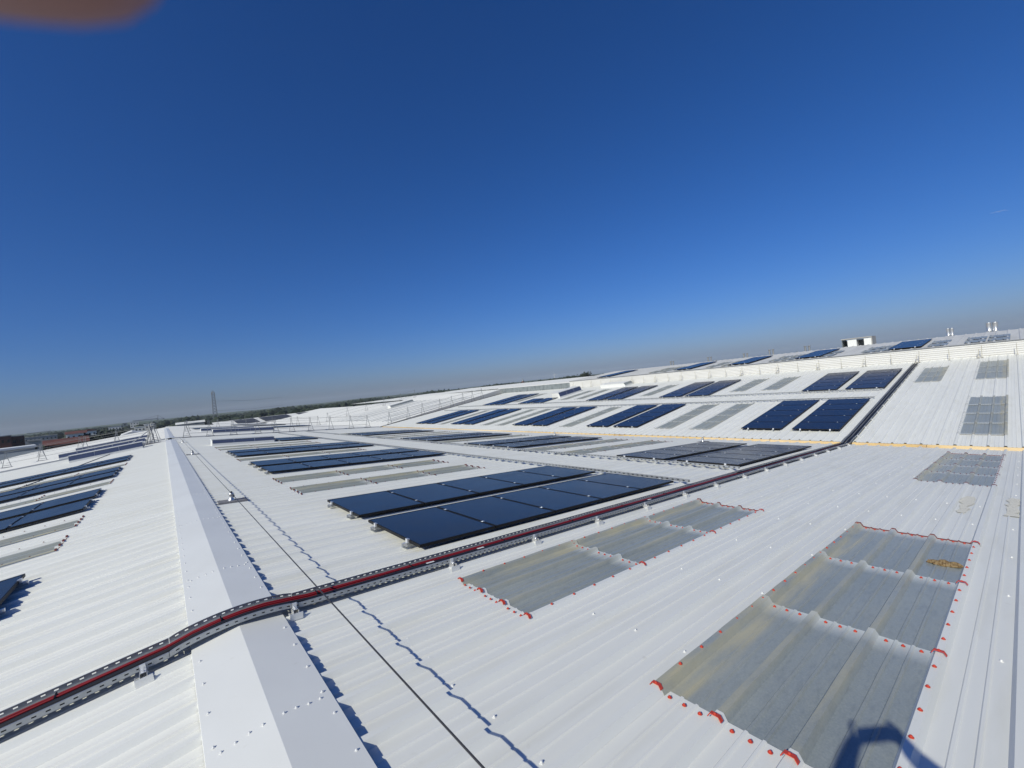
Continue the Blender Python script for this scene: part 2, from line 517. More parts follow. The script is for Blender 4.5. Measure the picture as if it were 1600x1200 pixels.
def slope(name, label, loc, rot, x0, x1, holes, down=1, capm='darkred'):
    root = thing(name, label, 'roof', loc, (0, rot, 0))
    for i in range(len(GR) - 1):
        y, w = GR[i], GR[i + 1] - GR[i]
        segs = [(x0, x1)]
        for (a, b, n, near) in holes.get(i, []):
            out = []
            for s in segs:
                if s[0] < a and b < s[1]: out += [(s[0], a), (b, s[1])]
                else: out.append(s)
            segs = out
        for a, b in segs:
            link('roof_sheet', sheet_mesh(b - a, w), root, (a, y, 0))
        for (a, b, n, near) in holes.get(i, []):
            if down > 0: skylight(root, a, b, n, y, w, near, 1, capm)
            else: skylight(root, b, a, n, y, w, near, -1, capm)
    return root

up = (1.81, 6.41, 3, False); upn = (1.81, 6.41, 3, True)
lo = (10.95, 16.5, 4, False)
hA = {NA[0.45]: [upn, lo], NA[2.60]: [upn]}
for k in (9.65, 11.60, 18.5, 25.6, 27.5): hA[NA[k]] = [up, (10.2, 16.2, 4, False)]
hA[NA[34.4]] = [(10.2, 16.2, 4, False)]
roofA = slope('roof_slope', 'near white ribbed metal roof slope falling right from the ridge to the yellow gutter', (0, 0, 0), TA, 0.12, VX, hA)
pur = [0.9 + 1.32 * i for i in range(14)]
ribs = [GR[i] + (k / 3 + 0.078) * (GR[i + 1] - GR[i]) for i in range(len(GR) - 1) for k in range(3)]
holeY = [(GR[i], GR[i + 1]) for i in hA]
def free(x, y): return not any(a - 0.02 < y < b + 0.02 and (1.7 < x < 6.6 or 10.1 < x < 16.7) for a, b in holeY)
b_ = MB()
for y in ribs:
    if y > 26: continue
    for x in pur:
        if free(x, y):
            b_.lathe([(0.0115, 0.0), (0.0115, 0.002), (0.006, 0.004), (0.006, 0.011), (0.003, 0.012)], (x + R.uniform(-.03, .03), y + R.uniform(-.006, .006), 0), n=7)
link('roofing_screws', b_.mesh('screws', M['screw']), roofA, kind='stuff')

hL = {}
for k in (9.65, 11.60, 18.5, 25.6): hL[NA[k]] = [(-6.41, -1.81, 3, False)]
roofL = slope('roof_slope', 'white ribbed metal roof slope falling left from the ridge at the left edge', (0, 0, 0), -TA, -VX, -0.12, hL, down=-1)
b_ = MB()
for y in ribs:
    if y > 26: continue
    for x in pur[:8]:
        if not any(a - 0.02 < y < c + 0.02 and 1.7 < x < 6.6 for a, c in [(GR[i], GR[i + 1]) for i in hL]):
            b_.lathe([(0.0115, 0.0), (0.0115, 0.002), (0.006, 0.004), (0.006, 0.011), (0.003, 0.012)], (-x + R.uniform(-.03, .03), y + R.uniform(-.006, .006), 0), n=7)
link('roofing_screws', b_.mesh('screws', M['screw']), roofL, kind='stuff')

hB = {NA[0.45]: [(1.2, 6.85, 4, False), (10.8, 15.9, 3, False)], NA[2.60]: [(10.8, 15.0, 3, False)]}
for k in (9.65, 11.60, 18.5, 25.6, 27.5, 34.4): hB[NA[k]] = [(1.2, 6.7, 4, False), (10.6, 14.9, 3, False)]
BLEN = 17.7
roofB = slope('roof_slope', 'far white ribbed metal roof slope rising from the yellow gutter to the white wall', (BX, 0, BZ), -TB, -0.06, BLEN, hB, down=-1, capm='concrete')

# beige scribbled smears on the near slope
for (x0, x1, y0, y1, nn) in ((8.15, 9.6, 0.62, 0.73, 12), (8.3, 9.8, 0.16, 0.28, 12)):
    b_ = MB()
    lo_, hi_ = [], []
    for i in range(nn + 1):
        x = x0 + (x1 - x0) * i / nn
        lo_.append((x, y0 + R.uniform(-.03, .03), 0.0095)); hi_.append((x, y1 + R.uniform(-.03, .03), 0.0095))
    for i in range(nn): b_.quad(lo_[i], lo_[i + 1], hi_[i + 1], hi_[i])
    link('chalk_smear', b_.mesh('smear', M['smear']), roofA)

# ridge capping in lapped lengths
caproot = thing('ridge_capping', 'smooth white folded ridge capping running away along the near roof ridge', 'ridge cap')
ys = [-6.07 + 2.9 * i for i in range(18)]
for i in range(len(ys) - 1):
    y0, y1 = ys[i], ys[i + 1] + 0.08
    b_ = MB()
    sec = [(-0.302, -0.012), (-0.300, 0.0135), (0.0, 0.060), (0.300, 0.0135), (0.302, -0.012)]
    for j in range(4):
        (a, z), (a2, z2) = sec[j], sec[j + 1]
        b_.quad((a, y0, z), (a2, y0, z2), (a2, y1, z2 + 0.0025), (a, y1, z + 0.0025))
    cseg = link('cap_length', b_.mesh('cap', M['cap']), caproot)
    b_ = MB()
    yy = y0 + 0.12
    hd = [(0.0095, 0.0), (0.0095, 0.002), (0.005, 0.0035), (0.005, 0.009), (0.003, 0.010)]
    for sgn in (-1, 1):
        y = y0 + 0.1
        while y < y1 - 0.1:
            b_.lathe(hd, (sgn * 0.262, y + R.uniform(-.01, .01), 0.0205), n=7); y += 0.3333
        for k in range(4):
            x = sgn * (0.05 + 0.062 * k)
            b_.lathe(hd, (x, y1 - 0.05 + R.uniform(-.008, .008), 0.060 - abs(x) * 0.155 + 0.002), n=7)
    link('cap_screws', b_.mesh('screws', M['screw']), cseg, kind='stuff')

# valley gutter with yellow closure
gut = thing('valley_gutter', 'narrow valley gutter with yellow foam closure between the two white slopes', 'gutter')
b_ = MB()
b_.quad((VX - 0.05, -8, VZ - 0.03), (BX + 0.1, -8, VZ - 0.03), (BX + 0.1, 46, VZ - 0.03), (VX - 0.05, 46, VZ - 0.03))
link('gutter_floor', b_.mesh('gutter', M['white']), gut)
b_ = MB()
y = -7.55
i = 0
while y < 45.5:
    w = R.uniform(1.6, 2.6); t = R.uniform(-0.015, 0.012)
    b_.prism([(BX - 0.07 + t, VZ - 0.028), (BX + 0.05, VZ - 0.028), (BX + 0.05, BZ - 0.004), (BX - 0.045 + t, BZ - 0.012 + R.uniform(-.004, .004))], 'y', y, y + w - 0.012)
    y += w
link('closure_strip', b_.mesh('closure', M['yellow']), gut)

# ------------------------------------------------------------------ solar arrays
PX, PW, PLEN, PTH = 1.118, 1.100, 1.60, 0.035
b_ = MB()
fr = 0.016
for (x0, x1, y0, y1) in ((0, PW, 0, fr), (0, PW, PLEN - fr, PLEN), (0, fr, fr, PLEN - fr), (PW - fr, PW, fr, PLEN - fr)):
    b_.box(x0, x1, y0, y1, 0, PTH)
b_.quad((fr, fr, 0.004), (PW - fr, fr, 0.004), (PW - fr, PLEN - fr, 0.004), (fr, PLEN - fr, 0.004))
FRAME = b_.mesh('panel_frame', M['black'])
b_ = MB()
b_.box(fr, PW - fr, fr, PLEN - fr, 0.012, PTH - 0.003)
GLASS = b_.mesh('panel_glass', M['pv'])
b_ = MB(); b_.box(-0.11, 1, -0.021, 0.021, 0, 0.045); 
def rail_mesh(n):
    b = MB(); b.box(-0.08, n * PX + 0.05, -0.018, 0.018, 0.0, 0.0435)
    return b.mesh('rail', M['galv'])
RAILS = {n: rail_mesh(n) for n in (2, 3, 5)}
b_ = MB()
b_.box(-0.04, 0.04, -0.035, 0.035, 0.0365, 0.0385).box(-0.04, 0.04, -0.0345, -0.029, 0.0385, 0.064).box(-0.012, 0.012, -0.05, -0.035, 0.045, 0.056)
b_.lathe([(0.011, 0.0385), (0.011, 0.048), (0.006, 0.051)], (0.025, 0.022, 0), n=6)
FOOT = b_.mesh('foot', M['alu'])
b_ = MB()
b_.box(-0.026, -0.002, -0.026, 0.026, 0.0, 0.047).box(-0.002, 0.011, -0.026, 0.026, 0.037, 0.042).box(-0.07, -0.026, -0.019, 0.019, -0.026, 0.004)
ECLAMP = b_.mesh('end_clamp', M['alu'])
b_ = MB()
b_.box(-0.02, 0.02, -0.02, 0.02, 0.0355, 0.040).lathe([(0.006, 0.040), (0.006, 0.046)], n=6)
MCLAMP = b_.mesh('mid_clamp', M['alu'])
def solar_row(label, loc, rot, n=5, detail=2, group='rows of solar panels on the roofs'):
    """loc = world position of the row's corner on the roof plane; local x along the slope"""
    r = thing('solar_panel_row', label, 'solar panels', loc, (0, rot, 0), group)
    zt = 0.082
    for i in range(n):
        p = link('solar_panel', FRAME, r, (i * PX, 0, zt))
        link('panel_glass', GLASS, p)
    for yy in (0.30, PLEN - 0.30):
        link('mounting_rail', RAILS[n], r, (0, yy, 0.0385))
        for s in (0, n * PX - (PX - PW)):
            c = link('end_clamp', ECLAMP, r, (s, yy, zt))
            if s: c.rotation_euler = (0, 0, pi)
        for i in range(1, n):
            link('mid_clamp', MCLAMP, r, (i * PX - (PX - PW) / 2, yy, zt))
        if detail > 1:
            for i in range(n + 1):
                link('rail_foot', FOOT, r, (i * (n * PX / (n + 0.0)) * 0.98 - 0.03, yy + 0.02, 0.0))
    return r
# (slope, local x start, y of the near row, words, number of columns)
SY = 1.985
blocks = [
 ('A', 1.83, 4.575, 'the large near array beyond the cable tray', 5),
 ('A', 1.83, 13.5, 'the second array right of the ridge', 5),
 ('A', 1.83, 20.15, 'the third array right of the ridge', 5),
 ('A', 5.2, 29.8, 'the small array beside the long vent box', 2),
 ('A', 10.3, 4.55, 'the greyish array between tray and yellow gutter', 5),
 ('A', 10.3, 13.15, 'the second greyish array along the yellow gutter', 5),
 ('A', 10.3, 20.0, 'the third greyish array along the yellow gutter', 5),
 ('A', 10.3, 29.6, 'the farthest greyish array along the yellow gutter', 5),
 ('L', -7.35, 4.6, 'the array cut by the left picture edge', 5),
 ('L', -7.35, 13.25, 'the nearest whole array left of the ridge', 5),
 ('L', -7.35, 20.4, 'the second whole array left of the ridge', 5),
 ('L', -7.35, 27.9, 'the farthest array left of the ridge', 5),
 ('B', 19.5, 4.6, 'the lower far-slope array beside the cable tray', 5),
 ('B', 19.5, 13.6, 'the second lower array on the far slope', 5),
 ('B', 19.5, 20.75, 'the third lower array on the far slope', 5),
 ('B', 19.5, 29.5, 'the fourth lower array on the far slope', 5),
 ('B', 19.5, 36.3, 'the farthest lower array on the far slope', 5),
 ('B', 27.6, 4.47, 'the upper array beside the tray below the wall', 5),
 ('B', 27.6, 13.45, 'the second upper array below the white wall', 5),
 ('B', 27.6, 20.4, 'the third upper array below the white wall', 5),
 ('B', 27.6, 29.4, 'the short upper array under the grey vent housing', 2),
 ('B', 27.6, 35.6, 'the farthest upper array on the far slope', 5),
]
for s, x, y, words, n in blocks:
    if s == 'B':
        xx, z, rot = x, zB(x), -TB
    elif s == 'A':
        xx, z, rot = x, zA(x), TA
    else:
        xx, z, rot = x, zA(x), -TA
    gap = SY
    for k, nm in ((0, 'front row of dark solar panels in '), (1, 'back row of dark solar panels in ')):
        solar_row(nm + words, (xx, y + k * gap, z), rot, n, 2 if (s == 'A' and y < 25) or s == 'L' else 1)

# ------------------------------------------------------------------ main cable tray
TY0, TY1, TH = 3.955, 4.215, 0.038
def tray_path(x):
    """height of the tray floor"""
    off = 0.067
    if x < -0.42: return zA(x) + off
    if x < 0.42:
        e = zA(0.42) + off
        t = x / 0.42
        return e + (0.084 - e) * (1 - t * t) ** 0.8
    if x < VX - 0.45: return zA(x) + off
    if x < BX + 0.45:
        a, c = zA(VX - 0.45) + off, zB(BX + 0.45) + off
        t = (x - (VX - 0.45)) / (BX - VX + 0.9)
        return a + (c - a) * t + 0.02 * sin(pi * t)
    return zB(x) + off
tray = thing('cable_tray', 'galvanised perforated cable tray with red and black cables crossing the roofs', 'cable tray')
def tray_section(x0, x1, fine):
    b = MB()
    n = max(1, round((x1 - x0) / (0.03 if fine else 0.10)))
    xs = [x0 + (x1 - x0) * i / n for i in range(n + 1)]
    def wall(p, rows):
        # p(x, t) -> point; rows: list of (t0, t1, slotted)
        for i in range(n):
            a, c = xs[i], xs[i + 1]
            for k, (t0, t1, sl_) in enumerate(rows):
                if sl_:
                    ph = (i + k) % 2 if fine else 0
                    if fine:
                        if i % 2 == 0:
                            b.quad(p(a, t0), p(c, t0), p(c, t1), p(a, t1))
                        else:
                            m_ = a + (c - a) * 0.18
                            m2 = a + (c - a) * 0.88
                            b.quad(p(a, t0), p(m_, t0), p(m_, t1), p(a, t1)); b.quad(p(m2, t0), p(c, t0), p(c, t1), p(m2, t1))
                    else:
                        m_ = a + (c - a) * 0.5
                        b.quad(p(a, t0), p(m_, t0), p(m_, t1), p(a, t1))
                else:
                    b.quad(p(a, t0), p(c, t0), p(c, t1), p(a, t1))
    if fine: rows = [(0, .40, 0), (.40, .62, 1), (.62, 1, 0)]
    else: rows = [(0, .3, 0), (.3, .6, 1), (.6, 1, 0)]
    wall(lambda x, t: (x, TY0, tray_path(x) + t * TH), rows)
    wall(lambda x, t: (x, TY1, tray_path(x) + t * TH), rows)
    fl = [(0, .10, 0), (.10, .15, 1), (.15, .27, 0), (.27, .32, 1), (.32, .45, 0), (.45, .5, 1), (.5, .62, 0), (.62, .67, 1), (.67, .8, 0), (.8, .85, 1), (.85, 1, 0)]
    if not fine: fl = [(0, 1, 0)]
    wall(lambda x, t: (x, TY0 + t * (TY1 - TY0), tray_path(x)), fl)
    # rolled top flanges
    for ya, yb in ((TY0, TY0 + 0.010), (TY1, TY1 - 0.010)):
        for i in range(n):
            a, c = xs[i], xs[i + 1]
            b.quad((a, ya, tray_path(a) + TH), (c, ya, tray_path(c) + TH), (c, yb, tray_path(c) + TH + 0.001), (a, yb, tray_path(a) + TH + 0.001))
            if False:      # bolt heads / slots in the flange
                mx_ = (a + c) / 2; ym = (ya + yb) / 2
                zz = tray_path(mx_) + TH + 0.0016
                b.quad((mx_ - 0.009, ym - 0.003, zz), (mx_ + 0.009, ym - 0.003, zz), (mx_ + 0.009, ym + 0.003, zz), (mx_ - 0.009, ym + 0.003, zz), 1)
    return b.mesh('tray', [M['galv'], M['black']])
edges = [-7.0, -4.0, -2.2, -0.42, 0.42, 2.6, 5.0, 7.8, 10.8, 13.8, 16.8, 19.2, 22.2, 25.2, 28.2, 31.2, 34.9]
for a, c in zip(edges[:-1], edges[1:]):
    link('tray_section', tray_section(a, c - 0.003, -3.5 < a < 8), tray)
def cable(y, z, r, ma, name, seed, x0=-7.0, x1=34.8, amp=0.006):
    rr = random.Random(seed); pts = []; x = x0
    ph, ph2 = rr.uniform(0, 6), rr.uniform(0, 6)
    while x < x1:
        yy = y + amp * sin(x * 1.9 + ph) + amp * 0.7 * sin(x * 4.7 + ph2)
        pts.append((x, yy, tray_path(x) + z + 0.002 * sin(x * 3 + ph2))); x += 0.16
    b = MB(); b.tube(pts, r, 6)
    link(name, b.mesh(name, ma, True), tray)
for i, (y, z, xe) in enumerate([(4.090, .007, 8.6), (4.107, .007, 17.4), (4.124, .007, 9.4), (4.143, .007, 34.8), (4.104, .019, 8.3), (4.130, .019, 17.0)]):
    cable(y, z, 0.0072, M['redcable'], 'red_cable', 10 + i, x1=xe, amp=0.005)
for i, (y, z, xs_) in enumerate([(3.980, .012, -7), (4.004, .012, -7), (4.028, .012, -7), (3.992, .030, -7), (4.016, .030, -7), (4.056, .012, 8.2), (4.118, .028, 9.2), (4.138, .026, 16.4)]):
    cable(y, z, 0.0118, M['blackcable'], 'black_cable', 30 + i, x0=xs_, amp=0.003)
for i, x in enumerate([-2.1, -1.0, -0.1, 0.6, 1.5, 2.7, 3.9, 5.1, 6.3]):      # cable ties
    b_ = MB(); z = tray_path(x)
    b_.box(x - 0.004, x + 0.004, 4.080, 4.155, z + 0.001, z + 0.029)
    link('cable_tie', b_.mesh('tie', M['black']), tray)
for x in (1.62, 2.25, 5.6):
    b_ = MB()
    z = tray_path(x) + 0.0435
    b_.quad((x, 3.990, z), (x + 0.09, 3.990, z + zA(0.09)), (x + 0.09, 4.018, z + zA(0.09) + .001), (x, 4.018, z + .001))
    link('cable_label', b_.mesh('labels', M['white']), tray)
b_ = MB()
# support: folded galvanised strut under the tray, foot plate and clip on the near side
b_.box(-0.021, 0.021, -0.075, 0.31, 0.0, 0.003).box(-0.021, -0.018, -0.075, 0.31, 0.003, 0.031).box(0.018, 0.021, -0.075, 0.31, 0.003, 0.031)
b_.box(-0.048, 0.048, -0.082, -0.012, -0.004, -0.001).box(-0.048, 0.048, -0.086, -0.0825, -0.034, 0.018).box(-0.048, -0.0445, -0.082, -0.03, -0.001, 0.016)
b_.box(-0.016, 0.016, -0.05, -0.012, 0.0315, 0.035).box(-0.016, 0.016, -0.0125, -0.004, 0.0315, 0.075)
b_.lathe([(0.008, -0.001), (0.008, 0.008), (0.004, 0.010)], (0.034, -0.05, 0), n=6)
b_.lathe([(0.008, 0.035), (0.008, 0.044), (0.003, 0.046)], (0.0, -0.034, 0), n=6)
SUP = b_.mesh('support', M['alu'])
for x in [-5.4, -4.2, -3.0, -1.8, -0.56, 0.38, 1.88, 3.05, 4.24, 5.42, 6.62, 7.8, 9.1, 10.3, 11.5, 12.7, 13.9, 15.1, 16.3, 17.5, 18.9, 20.1, 21.3, 22.5, 23.7, 24.9, 26.1, 27.3, 28.5, 29.7, 30.9, 32.1, 33.3, 34.5]:
    rot = TA if 0 <= x < VX else (-TA if x < 0 else -TB)
    link('tray_support', SUP, tray, (x, TY0, tray_path(x) - 0.0315), (0, rot, 0))

# slim collector trays along the arrays
def slim_tray(label, x, y0, y1, zf, tilt):
    t = thing('slim_cable_tray', label, 'cable tray', (x, y0, zf(x)), (0, tilt, 0), 'slim trays along the panel rows')
    L_ = y1 - y0
    b = MB(); n = int(L_ / 0.12)
    for i in range(n):
        a, c = L_ * i / n, L_ * (i + 1) / n; m_ = a + (c - a) * 0.6
        for xx in (-0.035, 0.035):
            b.quad((xx, a, 0.075), (xx, c, 0.075), (xx, c, 0.088), (xx, a, 0.088))
            b.quad((xx, a, 0.088), (xx, m_, 0.088), (xx, m_, 0.108), (xx, a, 0.108))
            b.quad((xx, a, 0.108), (xx, c, 0.108), (xx, c, 0.118), (xx, a, 0.118))
        b.quad((-0.035, a, 0.075), (0.035, a, 0.075), (0.035, c, 0.075), (-0.035, c, 0.075))
    link('tray_channel', b.mesh('channel', M['galv']), t)
    b = MB(); b.tube([(0.006 * sin(k), L_ * k / 40, 0.088) for k in range(41)], 0.012, 5)
    link('cable', b.mesh('c', M['blackcable'], True), t)
    for i in range(int(L_ / 1.98)):
        b = None
        link('bracket', SLIMB, t, (0, 0.2 + i * 1.98, 0))
b_ = MB(); b_.box(-0.05, 0.05, -0.02, 0.02, 0.036, 0.042).box(-0.05, 0.05, -0.018, 0.018, 0.069, 0.074).box(-0.008, 0.008, -0.018, 0.018, 0.042, 0.069)
SLIMB = b_.mesh('slim_bracket', M['alu'])
slim_tray('slim galvanised tray along the lower end of the near upper arrays', 7.66, 4.4, 44, zA, TA)
slim_tray('slim galvanised tray along the upper end of the grey-looking arrays by the gutter', 9.99, 4.4, 44, zA, TA)
slim_tray('slim galvanised tray along the top of the lower arrays on the far slope', 25.36, 4.5, 44, zB, -TB)
slim_tray('slim galvanised tray along the foot of the upper arrays on the far slope', 27.3, 4.5, 44, zB, -TB)

# ------------------------------------------------------------------ fall-arrest lifeline
WX, WH = 0.57, 0.20
def anchor(label, y, x=WX, zf=zA, rot=TA, group=None):
    t = thing('lifeline_anchor', label, 'roof anchor', (x, y, zf(x)), (0, rot, 0), group)
    b = MB(); b.box(-0.22, 0.26, -0.15, 0.15, 0.037, 0.043); b.box(-0.22, 0.26, -0.15, -0.145, 0.0, 0.037)
    for (px, py) in ((-.18, -.11), (-.18, .11), (.21, -.11), (.21, .11)): b.lathe([(.010, .043), (.010, .051), (.004, .054)], (px, py, 0), 6)
    link('base_plate', b.mesh('plate', M['rubber']), t)
    b = MB(); b.lathe([(0.055, 0.043), (0.050, 0.07), (0.036, 0.085), (0.036, 0.15), (0.046, 0.155), (0.046, 0.175), (0.030, 0.19), (0.014, 0.198)], n=14)
    link('post', b.mesh('post', M['stackm'], True), t)
    b = MB(); b.box(0.035, 0.052, -0.022, 0.022, 0.10, 0.145); b.lathe([(0.012, 0.19), (0.018, 0.2), (0.018, 0.212), (0.008, 0.217)], n=8)
    link('wire_clip', b.mesh('clip', M['black']), t)
anchor('nearest silver lifeline anchor post on a dark plate beside the ridge capping', 10.0)
anchor('second silver lifeline anchor post along the ridge', 24.2)
anchor('third silver lifeline anchor post along the ridge, beside the first far guardrail frame', 36.5)
anchor('small silver anchor post by the yellow gutter above the grey-looking array', 8.6, 16.7)
anchor('thin silver anchor post farther along the yellow gutter', 17.4, 16.9)
pts = []
for y0, y1 in ((-6, 10.0), (10.0, 24.2), (24.2, 36.5), (36.5, 44)):
    for i in range(20):
        t = i / 20
        pts.append((WX, y0 + (y1 - y0) * t, zA(WX) + 0.208 - 0.012 * 4 * t * (1 - t)))
b_ = MB(); b_.tube(pts, 0.0058, 6)
tag(link('lifeline_wire', b_.mesh('wire', M['wire'], True)), 'thin dark steel lifeline wire running beside the ridge capping over the tray', 'wire')
# thin dark tube slanting across the roof left of the ridge
b_ = MB()
pts = [(-5.2, 22.3), (-4.9, 25), (-4.5, 28), (-4.1, 31.5), (-3.7, 35), (-3.2, 39), (-2.8, 43)]
b_.tube([(x, y, zA(x) + 0.05) for x, y in pts], 0.02, 6)
tag(link('slanting_dark_line', b_.mesh('loose', M['blackcable'], True)), 'thin dark line running slantwise across the roof slope left of the ridge', 'cable')
# scrap of bark on the skylight
bm = bmesh.new()
bmesh.ops.create_icosphere(bm, subdivisions=3, radius=1)
for v in bm.verts:
    n = sin(v.co.x * 7 + 1) * 0.25 + sin(v.co.y * 9 + v.co.x * 5) * 0.3 + R.uniform(-.15, .15)
    t = 1 - 0.55 * max(0, v.co.x)
    v.co = Vector((v.co.x * 0.06 * (1 + n * .4), v.co.y * 0.125 * t * (1 + n * .3), max(-0.2, v.co.z) * 0.030 * (1 + n)))
me = bpy.data.meshes.new('scrap'); bm.to_mesh(me); bm.free(); me.materials.append(M['wood'])
tag(link('bark_scrap', me, None, (5.42, 0.60, zA(5.42) + 0.010), (0, TA, 0.15)), 'brown scrap of dry bark lying on the nearest skylight sheet', 'debris')

# ------------------------------------------------------------------ glazed vent boxes
def vent_box(label, x0, x1, y, zf, rot, hgt=0.55, dep=1.1, glass=True):
    t = thing('roof_vent_box', label, 'vent box', (x0, y, zf(x0)), (0, rot, 0), 'glazed vent boxes on the roofs')
    L_ = x1 - x0
    b = MB(); b.prism([(0, 0.0), (dep, 0.0), (dep, hgt), (0.16, hgt), (0.0, 0.14)], 'x', 0.0, L_)
    link('housing', b.mesh('housing', M['white']), t)
    n = max(2, int(L_ / 1.0))
    for i in range(n):
        a, c = L_ * i / n + 0.008, L_ * (i + 1) / n - 0.008
        b = MB(); e = 0.012
        p = [(0.01, 0.16), (0.155, hgt - 0.02)]
        b.quad((a, p[0][0] - e, p[0][1]), (c, p[0][0] - e, p[0][1]), (c, p[1][0] - e, p[1][1]), (a, p[1][0] - e, p[1][1]))
        link('glazing_pane', b.mesh('pane', M['blueglass'] if glass else M['greywall']), t)
    b = MB(); b.box(-0.03, L_ + 0.03, 0.12, dep + 0.04, hgt + 0.002, hgt + 0.03); link('lid', b.mesh('lid', M['white']), t)
    b = MB(); b.box(L_ + 0.003, L_ + 0.08, 0.1, dep - 0.1, 0.1, hgt - 0.1); link('end_louvre', b.mesh('louvre', M['concrete']), t)
vent_box('long blue glazed vent box right of the ridge before the guardrail', 1.75, 4.95, 30.2, zA, TA, 0.36)
vent_box('blue glazed vent box left of the ridge with dark end', -5.1, -1.5, 38.9, zA, -TA, 0.44)
vent_box('blue vent box right of the ridge just beyond the guardrail', 3.4, 8.8, 52.0, zA, TA, 0.45)
vent_box('grey-blue vent box right of the ridge, second beyond the guardrail', 3.0, 8.4, 62.0, zA, TA, 0.4)
vent_box('blue glazed vent box left of the ridge beyond the guardrail', -6.8, -1.6, 48.5, zA, -TA, 0.4)
vent_box('second blue vent box left of the ridge beyond the guardrail', -7.2, -1.6, 60.5, zA, -TA, 0.35)
vent_box('grey vent housing with blue pane high on the far slope', 29.9, 33.2, 29.2, zB, -TB, 0.55)
vent_box('low grey vent housing at the foot of the white wall', 34.3, 35.6, 24.6, zB, -TB, 0.35, 3.0, False)

# ------------------------------------------------------------------ guardrails
b_ = MB()
for sx in (-1, 1):
    b_.tube([(sx * 0.26, 0, 0.04), (sx * 0.05, 0, 1.0), (sx * 0.045, 0, 1.45)], 0.019, 5)
b_.tube([(-0.22, 0, 0.22), (0.22, 0, 0.22)], 0.016, 5)
FRAMEM = b_.mesh('a_frame', M['steel'])
b_ = MB(); b_.box(-0.34, 0.34, -0.12, 0.12, 0.036, 0.075); FEET = b_.mesh('ballast', M['rubber'])
def railing(label, posts, heights=(0.4, 0.85, 1.3)):
    t = thing('guardrail', label, 'guardrail', (posts[0][0], posts[0][1], posts[0][2]))
    o = Vector(posts[0])
    for p in posts:
        q = Vector(p) - o
        f = link('a_frame', FRAMEM, t, q); link('ballast_foot', FEET, t, q)
    for h_ in heights:
        for p, q in zip(posts[:-1], posts[1:]):
            a = Vector(p) - o; c = Vector(q) - o
            b = MB(); b.tube([(a.x, a.y, a.z + h_), (c.x, c.y, c.z + h_)], 0.013, 5)
            link('rail_tube', b.mesh('rail', M['steel']), t)
xsA = [1.13, 2.75, 4.5, 6.4, 7.9, 9.3, 11.0, 12.95, 15.0, 16.8]
railing('grey guardrail of A-shaped frames crossing the near slope beyond the arrays', [(x, 45.9, zA(x)) for x in xsA])
xsB = [19.2, 21.5, 23.4, 25.8, 27.5, 29.2, 30.7, 32.2]
railing('grey guardrail of A-shaped frames climbing the far slope', [(x, 45.6, zB(x)) for x in xsB])
railing('grey guardrail of A-shaped frames on the slope left of the ridge', [(x, y, zA(x)) for x, y in ((-10.6, 54.4), (-8.5, 54.0), (-5.8, 53.6), (-3.6, 52.0), (-0.9, 50.0))])
# leaning bundle of poles at the ridge
t = thing('pole_bundle', 'bundle of leaning scaffold poles standing beside the ridge by the guardrail', 'scaffold poles', (-1.05, 42.6, zA(1.05)))
for i in range(9):
    a = MB(); bx_, by_ = R.uniform(-.4, .4), R.uniform(-.35, .35)
    a.tube([(bx_, by_, 0.04), (R.uniform(-.12, .12), R.uniform(-.1, .1), R.uniform(1.1, 1.75))], 0.022, 6)
    link('pole', a.mesh('pole', M['steel']), t)
a = MB(); a.tube([(-1.5, -0.3, 0.02), (-0.1, 0.0, 1.1)], 0.035, 6); link('pole', a.mesh('pole', M['galv']), t)
a = MB(); a.box(-.5, .5, -.35, .35, 0.03, 0.10); link('ballast_foot', a.mesh('f', M['rubber']), t)
# rail line of beige posts along the white wall foot
t = thing('guardrail', 'row of short beige guard posts along the foot of the white wall', 'guardrail', (35.55, 0, zB(35.55)))
b_ = MB(); b_.tube([(0, 0, 0), (-0.02, 0, 0.66)], 0.014, 5).box(-0.07, 0.07, -0.05, 0.05, 0.035, 0.05); POST1 = b_.mesh('post', M['beige'])
b_ = MB(); b_.tube([(0, 0, 0), (-0.02, -0.02, 0.70)], 0.014, 5).tube([(0, 0.16, 0), (-0.02, 0.1, 0.5)], 0.014, 5).tube([(-0.02, 0.1, 0.48), (-0.02, -0.02, 0.48)], 0.016, 5).box(-0.09, 0.09, -0.06, 0.22, 0.035, 0.05); POST2 = b_.mesh('post2', M['beige'])
for i in range(-5, 26): link('guard_post', POST2 if i % 2 else POST1, t, (0, 0.12 + 1.29 * i, 0))

# ------------------------------------------------------------------ white step wall with ribbed cladding, roof C above
w = thing('step_wall', 'long white wall of horizontal ribbed cladding at the top of the far slope', 'wall', (CX - 0.02, 0, 0.2))
nb = 8
for k in range(nb):
    z0 = 0.0 + (CZ - 0.2) * k / nb; z1 = (CZ - 0.2) * (k + 1) / nb
    b = MB(); b.prism([(0.03, z0 + .002), (0.0, z0 + 0.02), (0.0, z1 - 0.02), (0.03, z1 - .002), (0.2, z1 - .002), (0.2, z0 + .002)], 'y', -10, 33.3)
    link('cladding_plank', b.mesh('plank', M['wall']), w)
b = MB(); b.box(-0.05, 0.25, -10, 33.32, CZ - 0.199, CZ - 0.16); link('coping', b.mesh('coping', M['steel']), w)
b = MB(); b.prism([(-0.22, 0.075), (0.0, 0.19), (0.0, 0.16), (-0.22, 0.05)], 'y', -10, 33.3); link('apron_flashing', b.mesh('apron', M['cap']), w)
gw = thing('grey_wall', 'dark grey glazed wall carrying on from the white step wall', 'wall', (CX + 0.1, 33.32, -0.1))
for k in range(9):
    b = MB(); b.box(0, 0.2, 0.02 + k * 1.5, 1.48 + k * 1.5, 0, 1.12); link('wall_panel', b.mesh('p', M['greywall']), gw)
